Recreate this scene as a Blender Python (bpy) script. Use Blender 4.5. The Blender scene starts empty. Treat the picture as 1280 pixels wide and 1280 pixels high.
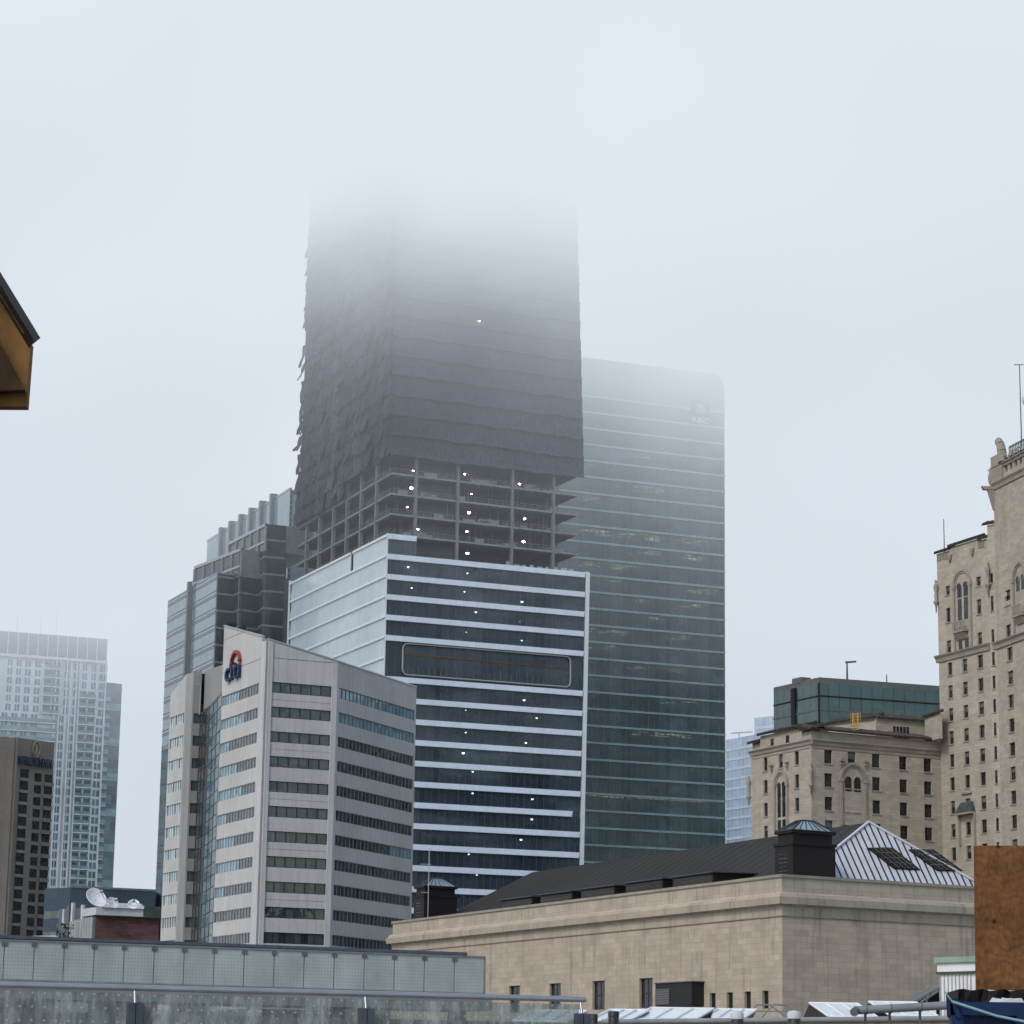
import bpy, math, random
from mathutils import Vector
random.seed(7)
R = math.radians
scene = bpy.context.scene
COL = scene.collection

# ------------------------------------------------------------------ camera
FOC, CX, CY, HOR = 3280.0, 640.0, 640.0, 705.0
PITCH = math.atan(HOR / FOC); ROLL = R(0.86); EYE = Vector((0, 0, 1.7))
_F = Vector((0, math.cos(PITCH), math.sin(PITCH)))
_R0 = Vector((1, 0, 0)); _U0 = Vector((0, -math.sin(PITCH), math.cos(PITCH)))
_R = _R0 * math.cos(ROLL) + _U0 * math.sin(ROLL)
_U = _U0 * math.cos(ROLL) - _R0 * math.sin(ROLL)
cam_d = bpy.data.cameras.new('camera'); cam = bpy.data.objects.new('camera', cam_d); COL.objects.link(cam)
cam_d.sensor_width = 36; cam_d.lens = FOC / 1280 * 36; cam_d.clip_start = 0.1; cam_d.clip_end = 9000
from mathutils import Matrix
m = Matrix((( _R.x, _U.x, -_F.x, EYE.x), (_R.y, _U.y, -_F.y, EYE.y), (_R.z, _U.z, -_F.z, EYE.z), (0, 0, 0, 1)))
cam.matrix_world = m
scene.camera = cam

def ray(px, py):
    return (_F + _R * ((px - CX) / FOC) + _U * ((CY - py) / FOC))
def at(px, py, Y):                       # a surveyed point at distance Y north of the eye
    d = ray(px, py); return EYE + d * (Y / d.y)
def onz(px, py, z):                      # a surveyed point at height z
    d = ray(px, py); return EYE + d * ((z - EYE.z) / d.z)

# ------------------------------------------------------------------ mesh builder
class MB:
    def __init__(s): s.v = []; s.f = []; s.mi = []; s.mats = []; s.cur = 0; s.sm = []; s.smooth = False
    def mat(s, m):
        if m not in s.mats: s.mats.append(m)
        s.cur = s.mats.index(m); return s
    def face(s, pts):
        b = len(s.v); s.v += [Vector(p) for p in pts]; s.f.append(list(range(b, b + len(pts)))); s.mi.append(s.cur); s.sm.append(s.smooth)
    def mesh(s, vs, fs):
        b = len(s.v); s.v += [Vector(p) for p in vs]
        for f in fs: s.f.append([b + i for i in f]); s.mi.append(s.cur); s.sm.append(s.smooth)
    def hexa(s, p):                      # 8 points: bottom 0-3, top 4-7
        s.mesh(p, [(3, 2, 1, 0), (4, 5, 6, 7), (0, 1, 5, 4), (1, 2, 6, 5), (2, 3, 7, 6), (3, 0, 4, 7)])
    def box(s, x0, x1, y0, y1, z0, z1):
        s.hexa([(x0, y0, z0), (x1, y0, z0), (x1, y1, z0), (x0, y1, z0), (x0, y0, z1), (x1, y0, z1), (x1, y1, z1), (x0, y1, z1)])
    def fb(s, F, u0, u1, v0, v1, z0, z1):  # box in a wall's own frame, v outward
        s.hexa([F.pt(u0, v1, z0), F.pt(u1, v1, z0), F.pt(u1, v0, z0), F.pt(u0, v0, z0), F.pt(u0, v1, z1), F.pt(u1, v1, z1), F.pt(u1, v0, z1), F.pt(u0, v0, z1)])
    def prism(s, poly, z0, z1):          # poly ccw from above
        n = len(poly); vs = [(p[0], p[1], z0) for p in poly] + [(p[0], p[1], z1) for p in poly]
        s.mesh(vs, [tuple(range(n - 1, -1, -1)), tuple(range(n, 2 * n))] + [(i, (i + 1) % n, n + (i + 1) % n, n + i) for i in range(n)])
    def section(s, F, prof, u0, u1):     # profile [(v,z)] swept along the wall
        n = len(prof); vs = [F.pt(u0, v, z) for v, z in prof] + [F.pt(u1, v, z) for v, z in prof]
        s.mesh(vs, [tuple(range(n)), tuple(range(2 * n - 1, n - 1, -1))] + [(i, n + i, n + (i + 1) % n, (i + 1) % n) for i in range(n)])
    def tube(s, p0, p1, r0, r1=None, n=10, caps=True):
        r1 = r0 if r1 is None else r1
        p0 = Vector(p0); p1 = Vector(p1); d = (p1 - p0).normalized()
        a = d.orthogonal().normalized(); b = d.cross(a)
        vs = [p0 + (a * math.cos(t) + b * math.sin(t)) * r0 for t in [2 * math.pi * i / n for i in range(n)]]
        vs += [p1 + (a * math.cos(t) + b * math.sin(t)) * r1 for t in [2 * math.pi * i / n for i in range(n)]]
        sm = s.smooth; s.smooth = True
        s.mesh(vs, [(i, (i + 1) % n, n + (i + 1) % n, n + i) for i in range(n)])
        s.smooth = False
        if caps: s.mesh(vs[:n], [tuple(range(n - 1, -1, -1))]); s.mesh(vs[n:], [tuple(range(n))])
        s.smooth = sm
    def lathe(s, c, prof, n=16, ax=Vector((0, 0, 1))):
        c = Vector(c); ax = Vector(ax).normalized(); a = ax.orthogonal().normalized(); b = ax.cross(a)
        vs = []; k = len(prof)
        for r, h in prof:
            vs += [c + ax * h + (a * math.cos(2 * math.pi * i / n) + b * math.sin(2 * math.pi * i / n)) * r for i in range(n)]
        sm = s.smooth; s.smooth = True
        s.mesh(vs, [(j * n + i, j * n + (i + 1) % n, (j + 1) * n + (i + 1) % n, (j + 1) * n + i) for j in range(k - 1) for i in range(n)])
        s.smooth = sm
    def build(s, name, mat=None, parent=None):
        if mat is not None: s.mats = [mat]; s.mi = [0] * len(s.f)
        off = Vector((0, 0, 0)); q = parent
        while q is not None: off += Vector(q.location); q = q.parent
        me = bpy.data.meshes.new(name)
        me.from_pydata([tuple(p - off) for p in s.v], [], s.f)
        for mm in s.mats: me.materials.append(mm)
        uv = me.uv_layers.new(name='metres')
        for i, poly in enumerate(me.polygons):
            poly.material_index = s.mi[i]; poly.use_smooth = s.sm[i]
            nrm = poly.normal
            if abs(nrm.z) > 0.92: t = Vector((1, 0, 0)); w = Vector((0, 1, 0))
            else:
                t = Vector((0, 0, 1)).cross(nrm).normalized(); w = Vector((0, 0, 1)) if abs(nrm.z) < .3 else nrm.cross(t)
            for li in poly.loop_indices:
                p = s.v[me.loops[li].vertex_index]
                uv.data[li].uv = (p.dot(t), p.dot(w))
        me.update()
        o = bpy.data.objects.new(name, me); COL.objects.link(o)
        if parent is not None: o.parent = parent
        return o

class Fr:                                # a wall: origin, direction along, outward normal
    def __init__(s, p0, p1):
        s.o = Vector((p0[0], p0[1], 0)); q = Vector((p1[0], p1[1], 0))
        s.L = (q - s.o).length; s.U = (q - s.o).normalized(); s.N = Vector((s.U.y, -s.U.x, 0)); s.p1 = q
    def pt(s, u, v, z): p = s.o + s.U * u + s.N * v; return Vector((p.x, p.y, z))
    def uz(s, px, py):
        d = ray(px, py); t = (s.o - EYE).dot(s.N) / d.dot(s.N); p = EYE + d * t
        return (p - s.o).dot(s.U), p.z
    def z(s, px, py): return s.uz(px, py)[1]
    def u(s, px, py): return s.uz(px, py)[0]

def tag(o, label=None, cat=None, group=None, kind=None):
    if label: o['label'] = label
    if cat: o['category'] = cat
    if group: o['group'] = group
    if kind: o['kind'] = kind
    return o
def empty(name, loc, label, cat, group=None):
    o = bpy.data.objects.new(name, None); COL.objects.link(o); o.location = Vector((loc[0], loc[1], loc[2])); o.empty_display_size = 1
    return tag(o, label, cat, group)
def copy_tree(o, parent=None):
    c = o.copy(); COL.objects.link(c); c.parent = parent
    for ch in list(o.children): copy_tree(ch, c)
    return c
class Many:                              # at most 100 of one part singly, the rest one stuff part
    def __init__(s, name, parent, limit=100): s.name = name; s.parent = parent; s.n = 0; s.limit = limit; s.rest = MB()
    def add(s, fn, mat=None):
        if s.n < s.limit:
            mb = MB(); fn(mb); s.n += 1; return mb.build(s.name, mat, s.parent)
        if mat is not None: s.rest.mat(mat)
        fn(s.rest)
    def done(s):
        if s.rest.f: tag(s.rest.build(s.name, None, s.parent), kind='stuff')

# ------------------------------------------------------------------ materials
class NT:
    def __init__(s, name):
        s.m = bpy.data.materials.new(name); s.m.use_nodes = True; s.t = s.m.node_tree; s.t.nodes.clear()
        s.out = s.n('ShaderNodeOutputMaterial')
    def n(s, ty, **k):
        x = s.t.nodes.new(ty)
        for a, b in k.items(): setattr(x, a, b)
        return x
    def l(s, a, b): s.t.links.new(a, b)
    def val(s, x, sock):
        if hasattr(x, 'default_value') or hasattr(x, 'is_output'): s.l(x, sock)
        else: sock.default_value = x
    def math(s, op, a, b=0.0, c=None, clamp=False):
        x = s.n('ShaderNodeMath', operation=op, use_clamp=clamp); s.val(a, x.inputs[0]); s.val(b, x.inputs[1])
        if c is not None: s.val(c, x.inputs[2])
        return x.outputs[0]
    def mix(s, f, a, b, mode='MIX'):
        x = s.n('ShaderNodeMix', data_type='RGBA', blend_type=mode)
        s.val(f, x.inputs[0]); s.val(a if not isinstance(a, tuple) else (*a, 1)[:4], x.inputs[6]); s.val(b if not isinstance(b, tuple) else (*b, 1)[:4], x.inputs[7])
        return x.outputs[2]
    def noise(s, vec, scale, detail=4, rough=.55, sx=1, sy=1, sz=1):
        mp = s.n('ShaderNodeMapping'); s.l(vec, mp.inputs[0]); mp.inputs[3].default_value = (sx, sy, sz)
        x = s.n('ShaderNodeTexNoise'); s.l(mp.outputs[0], x.inputs[0]); x.inputs['Scale'].default_value = scale
        x.inputs['Detail'].default_value = detail; x.inputs['Roughness'].default_value = rough
        return x.outputs['Fac']
    def ramp(s, f, lo, hi, a=0.0, b=1.0):
        x = s.n('ShaderNodeMapRange'); s.val(f, x.inputs[0]); x.inputs[1].default_value = lo; x.inputs[2].default_value = hi
        x.inputs[3].default_value = a; x.inputs[4].default_value = b; return x.outputs[0]
    def uv(s): return s.n('ShaderNodeUVMap', uv_map='metres').outputs[0]
    def pos(s): return s.n('ShaderNodeNewGeometry').outputs['Position']
    def sep(s, v):
        x = s.n('ShaderNodeSeparateXYZ'); s.l(v, x.inputs[0]); return x.outputs
    def line(s, coord, period, width, off=0.0):   # 1 on thin lines every period
        a = s.math('ADD', coord, off); a = s.math('FLOORED_MODULO', a, period); return s.math('LESS_THAN', a, width)
    def pbr(s, col, rough=.8, spec=.3, metal=0.0, bump=None, bs=.3, bd=.05):
        p = s.n('ShaderNodeBsdfPrincipled'); s.val(col if not isinstance(col, tuple) else (*col, 1)[:4], p.inputs['Base Color'])
        s.val(rough, p.inputs['Roughness']); s.val(metal, p.inputs['Metallic']); p.inputs['Specular IOR Level'].default_value = spec
        if bump is not None:
            b = s.n('ShaderNodeBump'); b.inputs['Strength'].default_value = bs; b.inputs['Distance'].default_value = bd
            s.l(bump, b.inputs['Height']); s.l(b.outputs[0], p.inputs['Normal'])
        return p
    def done(s, sh): s.l(sh.outputs[0], s.out.inputs[0]); return s.m

def m_plain(name, col, rough=.7, var=.18, scale=1.5, metal=0.0, spec=.3, streak=0.0):
    t = NT(name); p = t.pos(); f = t.noise(p, scale, 5)
    c = t.mix(t.ramp(f, .3, .7), tuple(x * (1 - var) for x in col), tuple(min(1, x * (1 + var)) for x in col))
    if streak:
        g = t.noise(p, 1.2, 4, .6, 1, 1, .12); c = t.mix(t.ramp(g, .5, .8, 0, streak), c, tuple(x * .35 for x in col))
    return t.done(t.pbr(c, rough, spec, metal))
def m_panel(name, col, pw, ph, joint=.03, jd=.55, rough=.7, var=.1, streak=.25, ju=True, jv=True, ou=0, ov=0):
    t = NT(name); uv = t.uv(); s = t.sep(uv)
    big = t.noise(t.pos(), .08, 4); fine = t.noise(uv, 1.4, 5, .6, 1, .5, 1)
    c = t.mix(t.ramp(big, .3, .7), tuple(x * (1 - var) for x in col), tuple(x * (1 + var) for x in col))
    c = t.mix(t.ramp(fine, .35, .75, 0, .22), c, tuple(x * .6 for x in col))
    # each panel its own tone
    wn = t.n('ShaderNodeTexWhiteNoise', noise_dimensions='2D'); cb = t.n('ShaderNodeCombineXYZ')
    t.l(t.math('FLOOR', t.math('DIVIDE', t.math('ADD', s[0], ou), pw)), cb.inputs[0]); t.l(t.math('FLOOR', t.math('DIVIDE', t.math('ADD', s[1], ov), ph)), cb.inputs[1])
    t.l(cb.outputs[0], wn.inputs[0]); c = t.mix(t.ramp(wn.outputs[0], 0, 1, 0, .16), c, tuple(x * .6 for x in col))
    st = t.noise(uv, .9, 4, .6, 1.6, .1, 1); c = t.mix(t.ramp(st, .5, .78, 0, streak), c, tuple(x * .4 for x in col))
    if ju: c = t.mix(t.math('MULTIPLY', t.line(s[0], pw, joint, ou), jd), c, (.02, .02, .02))
    if jv: c = t.mix(t.math('MULTIPLY', t.line(s[1], ph, joint, ov), jd), c, (.02, .02, .02))
    return t.done(t.pbr(c, rough))
def m_stone(name, col, bw, bh, var=.25, streak=.35, warm=(1.12, .98, .80)):
    t = NT(name); uv = t.uv(); b = t.n('ShaderNodeTexBrick'); t.l(uv, b.inputs[0])
    b.inputs['Scale'].default_value = 1; b.inputs['Brick Width'].default_value = bw; b.inputs['Row Height'].default_value = bh
    b.inputs['Mortar Size'].default_value = .018; b.inputs['Mortar Smooth'].default_value = .4; b.inputs['Bias'].default_value = 0
    b.inputs['Color1'].default_value = (*[x * (1 - var * .6) for x in col], 1); b.inputs['Color2'].default_value = (*[x * (1 + var * .6) for x in col], 1)
    b.inputs['Mortar'].default_value = (*[x * .62 for x in col], 1)
    c = b.outputs[0]
    n1 = t.noise(uv, .22, 5, .6, 1, 1.4, 1); c = t.mix(t.ramp(n1, .35, .7, 0, .5), c, tuple(x * .66 for x in col))
    n3 = t.noise(uv, .33, 3, .6); c = t.mix(t.ramp(n3, .5, .75, 0, .35), c, tuple(min(1, x * w * 1.25) for x, w in zip(col, warm)))
    st = t.noise(uv, 1.0, 5, .65, 1.2, .09, 1); c = t.mix(t.ramp(st, .52, .8, 0, streak), c, tuple(x * .3 for x in col))
    fine = t.noise(uv, 5, 4); c = t.mix(t.ramp(fine, .3, .8, 0, .25), c, tuple(x * .5 for x in col))
    return t.done(t.pbr(c, .9, .15, bump=fine, bs=.3, bd=.02))
def m_glass(name, col, pw=1.4, ph=4.0, ml=.06, mcol=None, rough=.06, vary=.35, spec=.9, wav=.012, lit=0.0):
    """reflective facade glass: dark body, rippled panes of slightly different tone, optional mullion lines"""
    t = NT(name); uv = t.uv(); s = t.sep(uv)
    wn = t.n('ShaderNodeTexWhiteNoise', noise_dimensions='2D'); cb = t.n('ShaderNodeCombineXYZ')
    t.l(t.math('FLOOR', t.math('DIVIDE', s[0], pw)), cb.inputs[0]); t.l(t.math('FLOOR', t.math('DIVIDE', s[1], ph)), cb.inputs[1]); t.l(cb.outputs[0], wn.inputs[0])
    c = t.mix(wn.outputs[0], tuple(x * (1 - vary) for x in col), tuple(min(1, x * (1 + vary)) for x in col))
    n = t.noise(uv, .35, 3); c = t.mix(t.ramp(n, .35, .7, 0, .4), c, tuple(x * .55 for x in col))
    p = t.pbr(c, rough, spec, bump=t.noise(uv, .5, 2), bs=1, bd=wav)
    if mcol:
        q = t.pbr(mcol, .5); mx = t.n('ShaderNodeMixShader'); t.l(t.line(s[0], pw, ml), mx.inputs[0]); t.l(p.outputs[0], mx.inputs[1]); t.l(q.outputs[0], mx.inputs[2]); return t.done(mx)
    return t.done(p)
def m_clear(name, tint=(.55, .62, .66), refl=(.06, .08, .1), opaque=.35, pw=1.5, ml=.05, mcol=(.1, .11, .12), band=None):
    """see-through facade glass with painted reflection patches and thin mullion joints"""
    t = NT(name); uv = t.uv(); s = t.sep(uv)
    tr = t.n('ShaderNodeBsdfTransparent'); tr.inputs[0].default_value = (*tint, 1)
    rp_ = t.noise(uv, .045, 4, .6, 1, 2.4, 1); body = t.pbr(t.mix(t.ramp(rp_, .54, .66, 0, .75), refl, tuple(min(1, x * 2.1) for x in refl)), .07, .9, bump=t.noise(uv, .4, 2), bs=1, bd=.02)  # paler noise patches in the body colour imitate reflections
    wn = t.n('ShaderNodeTexWhiteNoise', noise_dimensions='1D'); t.l(t.math('FLOOR', t.math('DIVIDE', s[0], pw)), wn.inputs['W'])
    big = t.noise(uv, .07, 3, .6, 1, 2, 1)
    f = t.math('ADD', t.ramp(wn.outputs[0], 0, 1, -.08, .08), t.ramp(big, .3, .7, opaque - .12, opaque + .22), clamp=True)
    mx = t.n('ShaderNodeMixShader'); t.l(f, mx.inputs[0]); t.l(tr.outputs[0], mx.inputs[1]); t.l(body.outputs[0], mx.inputs[2])
    q = t.pbr(mcol, .5); m2 = t.n('ShaderNodeMixShader'); t.l(t.line(s[0], pw, ml), m2.inputs[0]); t.l(mx.outputs[0], m2.inputs[1]); t.l(q.outputs[0], m2.inputs[2])
    return t.done(m2)
def m_emit(name, col, st):
    t = NT(name); e = t.n('ShaderNodeEmission'); e.inputs[0].default_value = (*col, 1); e.inputs[1].default_value = st; return t.done(e)

M = {}
M['citi'] = m_panel('citi_cladding', (.50, .50, .50), 1.5, 4.0, .035, .5, streak=.3, jv=False)
M['citi_dark'] = m_panel('citi_shaded_cladding', (.30, .30, .30), 1.5, 4.0, .035, .5, streak=.3, jv=False)  # darker copy of the cladding for recessed walls, shade put into the colour
M['citi_trim'] = m_plain('citi_trim', (.2, .2, .2), .6)
M['citi_glass'] = m_glass('citi_window', (.05, .065, .075), 1.2, 4, rough=.05, vary=.6, wav=.03)
M['citi_glass_sky'] = m_glass('citi_sky_reflection_window', (.2, .33, .4), 1.2, 4, rough=.04, vary=.4, wav=.02)  # brighter copy of the window glass, sky reflection painted into its colour
M['frame_dark'] = m_plain('dark_frame', (.03, .032, .035), .5)
M['frame_mid'] = m_plain('grey_frame', (.2, .21, .22), .5)
M['station'] = m_stone('station_limestone', (.46, .395, .315), 1.9, .62, .2, .75)
M['station_trim'] = m_stone('station_cornice_stone', (.45, .395, .32), 2.4, 3.0, .15, .85)
M['hotel'] = m_stone('hotel_limestone', (.42, .38, .318), 1.2, .45, .22, .3)
M['hotel_trim'] = m_stone('hotel_carved_stone', (.33, .30, .255), 2.0, 2.0, .2, .5)
M['hotel_pale'] = m_stone('hotel_pale_block', (.46, .42, .34), 1.0, .5, .2, .2)
M['tile'] = m_plain('hotel_roof_tile', (.05, .042, .038), .8, .4, 2)
M['copper'] = m_plain('green_copper', (.055, .075, .068), .8, .3, 1, streak=.5)
M['slate'] = m_panel('dark_roof', (.016, .015, .015), .6, 60, .04, .35, .75, .25, .35, True, False)
M['metal_dark'] = m_panel('dark_metal', (.014, .010, .009), .9, 60, .05, .5, .6, .2, .3, True, False)
M['seam'] = m_plain('pale_metal_roof', (.55, .56, .6), .45, .1, .8)
M['black'] = m_plain('black_metal', (.015, .015, .016), .5)
M['win'] = m_glass('hotel_window_pane', (.02, .022, .025), .6, 1.0, rough=.08, vary=.7, spec=.45)
M['blind'] = m_plain('hotel_window_blind', (.13, .125, .115), .8)
M['fin'] = m_panel('pale_blue_spandrel', (.78, .86, 1.0), 1.5, 9, .03, .25, .3, .06, .05, True, False)
M['fin_w'] = m_plain('white_metal_edge', (.9, .95, 1.0), .4, .08)
M['podglass'] = m_clear('podium_glass', (.5, .6, .66), (.085, .115, .15), .42, 1.5, .06, (.13, .15, .17))
M['podside'] = m_panel('pale_side_glass', (.80, .92, 1.0), 1.5, 9, .04, .14, .12, .08, .12, True, False)  # the sky mirrored in this side is put into the pale base colour
M['concrete'] = m_plain('raw_concrete', (.23, .23, .235), .9, .2, .4, streak=.4)
M['slabedge'] = m_plain('slab_edge', (.30, .30, .30), .9, .25, .5, streak=.5)
M['ceiling'] = m_plain('bare_ceiling', (.085, .09, .10), .9, .35, .15)
M['core'] = m_plain('core_wall', (.1, .11, .12), .9, .4, .15)
M['rail'] = m_plain('site_railing', (.22, .225, .23), .6)
M['lamp'] = m_emit('work_lamp_glow', (1, .88, .68), 28)
M['warm'] = m_emit('ceiling_light_glow', (1, .62, .32), 9.0)
M['rbcglass'] = m_clear('teal_tower_glass', (.42, .52, .56), (.062, .112, .138), .52, 1.5, .12, (.12, .155, .165))
M['rbcfin'] = m_plain('teal_spandrel', (.27, .42, .43), .4, .12, .3)
M['rbccrown'] = m_panel('teal_crown', (.12, .19, .21), 1.5, 4, .06, .3, .3, .1, .1)
M['simlight'] = m_glass('pale_curtain_glass', (.33, .43, .48), 2.4, 2.0, rough=.1, vary=.07, mcol=(.16, .2, .23), ml=.08, wav=.01)
M['simdark'] = m_glass('dark_curtain_glass', (.055, .066, .082), 1.5, 4, .05, None, .07, .3, .5)
M['simframe'] = m_plain('steel_trim', (.25, .27, .29), .5)
M['apt'] = m_plain('white_apartment_concrete', (.72, .78, .84), .8, .1, .2)  # apartment colours here carry painted distance haze, pale and low in contrast
M['aptglass'] = m_glass('apartment_glass', (.18, .27, .35), 1.5, 3, rough=.12, vary=.3)
M['aptteal'] = m_glass('apartment_teal_glass', (.22, .38, .42), 2, 3, rough=.12, vary=.2)
M['aptwing'] = m_glass('apartment_blue_glass', (.10, .17, .22), 2, 3.0, rough=.1, vary=.4)
M['crown'] = m_panel('apartment_crown', (.30, .33, .36), 3, 9, .25, -.0, .6, .05, 0)
M['brown'] = m_panel('brown_hotel_wall', (.28, .25, .23), 1.6, .9, .03, .3, .85, .12, .3)
M['brownsill'] = m_plain('brown_hotel_sill', (.3, .28, .26), .8)
M['blueg'] = m_panel('blue_grey_cladding', (.10, .14, .19), 6, 3.2, .1, .3, .5, .15, .1)
M['brick'] = m_stone('red_brick', (.14, .075, .07), .6, .22, .4, .3)
M['green'] = m_glass('green_glass', (.045, .09, .09), 2.2, 4, .12, (.02, .05, .05), .08, .22)
M['grey'] = m_plain('grey_cladding', (.12, .13, .13), .7)
M['white'] = m_plain('white_paint', (.72, .73, .74), .5, .06)
M['palegreen'] = m_plain('pale_green_paint', (.24, .36, .28), .6, .1)
M['farglass'] = m_glass('far_hazed_glass', (.42, .54, .72), 2.4, 3.4, .35, (.55, .64, .78), .15, .2)  # haze of the distance painted in as a pale bluish glass tone
M['yellow'] = m_plain('yellow_paint', (.5, .33, .1), .6)
M['steel'] = m_plain('galvanised_steel', (.42, .43, .44), .35, .1, 3, .7)
M['post'] = m_plain('slate_painted_post', (.06, .075, .09), .5, .2, 4)
M['louvre'] = m_panel('louvre', (.16, .155, .15), 50, .25, .1, .7, .6, .1, .1, False, True)
M['bluec'] = m_plain('blue_container_paint', (.005, .024, .085), .5, .25, 3, streak=.5)
M['tarp'] = m_plain('black_tarp', (.012, .010, .010), .7)
M['asphalt'] = m_plain('asphalt', (.05, .05, .052), .9, .3, .4)
M['paving'] = m_panel('paving', (.2, .195, .19), .9, .6, .02, .5)
M['ceramic'] = m_plain('weathered_white', (.5, .52, .53), .6, .15, 1)
M['redlogo'] = m_plain('red_logo', (.30, .045, .04), .5, .05)
M['bluelogo'] = m_plain('navy_logo', (.012, .028, .085), .5, .05)
M['gold'] = m_plain('brass_logo', (.36, .33, .27), .5, .1)
M['wiremesh'] = m_plain('orange_barrier', (.35, .09, .03), .7)

def m_net():
    t = NT('charcoal_debris_netting'); uv = t.uv(); p = t.pos(); s = t.sep(uv)
    isl = t.n('ShaderNodeNewGeometry').outputs['Random Per Island']
    a = t.noise(uv, .45, 7, .7, 1, .5, 1); b = t.noise(p, .05, 4); d = t.noise(uv, 2.2, 5, .7, 1, .3, 1)
    c = t.mix(t.ramp(a, .32, .68), (.010, .013, .018), (.10, .12, .145))
    c = t.mix(t.ramp(isl, .2, 1, 0, .8), c, (.12, .14, .168))
    c = t.mix(t.ramp(b, .42, .66, 0, .55), c, (.020, .025, .033))
    c = t.mix(t.ramp(d, .5, .72, 0, .6), c, (.016, .02, .026))
    c = t.mix(t.math('MULTIPLY', t.line(s[0], 2.8, .12), .45), c, (.01, .012, .016))
    hgt = t.math('ADD', a, t.math('MULTIPLY', d, .5))
    return t.done(t.pbr(c, .8, .2, bump=hgt, bs=1, bd=.5))
M['net'] = m_net()
def m_wood(name, c1, c2, axis_s=(1, 1, 1), sc=2.5, knots=3.2):
    t = NT(name); tc = t.n('ShaderNodeTexCoord').outputs['Object']
    mp = t.n('ShaderNodeMapping'); t.l(tc, mp.inputs[0]); mp.inputs[3].default_value = axis_s
    w = t.n('ShaderNodeTexWave', wave_type='BANDS', bands_direction='X'); t.l(mp.outputs[0], w.inputs[0]); w.inputs['Scale'].default_value = sc; w.inputs['Distortion'].default_value = 11
    w.inputs['Detail'].default_value = 3; w.inputs['Detail Scale'].default_value = .9; w.inputs['Detail Roughness'].default_value = .55
    n = t.noise(tc, 3, 6, .7); k = t.n('ShaderNodeTexVoronoi', voronoi_dimensions='3D'); t.l(tc, k.inputs[0]); k.inputs['Scale'].default_value = knots
    g = t.noise(tc, 30, 3, .6, 1, 1, .06)
    c = t.mix(t.ramp(w.outputs['Fac'], .2, .85, 0, .9), c1, c2); c = t.mix(t.ramp(n, .38, .72, 0, .75), c, tuple(x * .35 for x in c1))
    c = t.mix(t.ramp(g, .45, .7, 0, .4), c, tuple(x * .4 for x in c1))
    c = t.mix(t.ramp(k.outputs['Distance'], .06, .15, .95, 0), c, (.015, .009, .006))
    return t.done(t.pbr(c, .8, .2, bump=w.outputs['Fac'], bs=.25, bd=.01))
def m_ply():
    t = NT('weathered_plywood'); tc = t.n('ShaderNodeTexCoord').outputs['Object']; mp = t.n('ShaderNodeMapping'); t.l(tc, mp.inputs[0]); mp.inputs[3].default_value = (1, 1, .8)
    w = t.n('ShaderNodeTexWave', wave_type='BANDS', bands_direction='Z'); t.l(mp.outputs[0], w.inputs[0]); w.inputs['Scale'].default_value = 4.5; w.inputs['Distortion'].default_value = 16; w.inputs['Detail'].default_value = 5; w.inputs['Detail Scale'].default_value = 1.1; w.inputs['Detail Roughness'].default_value = .62
    n = t.noise(tc, 4, 8, .75); n2 = t.noise(tc, 1.6, 5, .6, 1, 1, .7); g = t.noise(tc, 40, 4, .7, 1, 1, .3)
    k = t.n('ShaderNodeTexVoronoi', voronoi_dimensions='3D'); t.l(tc, k.inputs[0]); k.inputs['Scale'].default_value = 5.2
    c = t.mix(t.ramp(n2, .35, .65), (.32, .16, .062), (.21, .098, .037)); c = t.mix(t.ramp(w.outputs['Fac'], .15, .9, 0, .42), c, (.12, .048, .016))
    c = t.mix(t.ramp(n, .42, .68, 0, .7), c, (.07, .03, .012)); c = t.mix(t.ramp(g, .45, .7, 0, .45), c, (.05, .022, .01))
    c = t.mix(t.ramp(k.outputs['Distance'], .05, .14, .95, 0), c, (.012, .007, .005))
    return t.done(t.pbr(c, .85, .15, bump=n, bs=.4, bd=.01))
M['ply'] = m_ply()
M['pine'] = m_wood('pine_board', (.27, .145, .05), (.17, .09, .028), (1, .3, 1), 3)
def m_frost():
    t = NT('frosted_screen_glass'); uv = t.uv(); s = t.sep(uv)
    a = t.math('FLOORED_MODULO', s[0], .12); b = t.math('FLOORED_MODULO', s[1], .12)
    da = t.math('SUBTRACT', a, .06); db = t.math('SUBTRACT', b, .06)
    d = t.math('LESS_THAN', t.math('ADD', t.math('MULTIPLY', da, da), t.math('MULTIPLY', db, db)), .0012)
    n = t.noise(uv, .8, 5, .6, 1, .6, 1)
    c = t.mix(t.ramp(n, .3, .7), (.40, .46, .44), (.60, .66, .64)); c = t.mix(t.math('MULTIPLY', d, .5), c, (.34, .38, .37))
    body = t.pbr(c, .4, .5); tr = t.n('ShaderNodeBsdfTransparent'); tr.inputs[0].default_value = (.6, .68, .66, 1)
    mx = t.n('ShaderNodeMixShader'); mx.inputs[0].default_value = .72; t.l(tr.outputs[0], mx.inputs[1]); t.l(body.outputs[0], mx.inputs[2]); return t.done(mx)
M['frost'] = m_frost()
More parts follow.
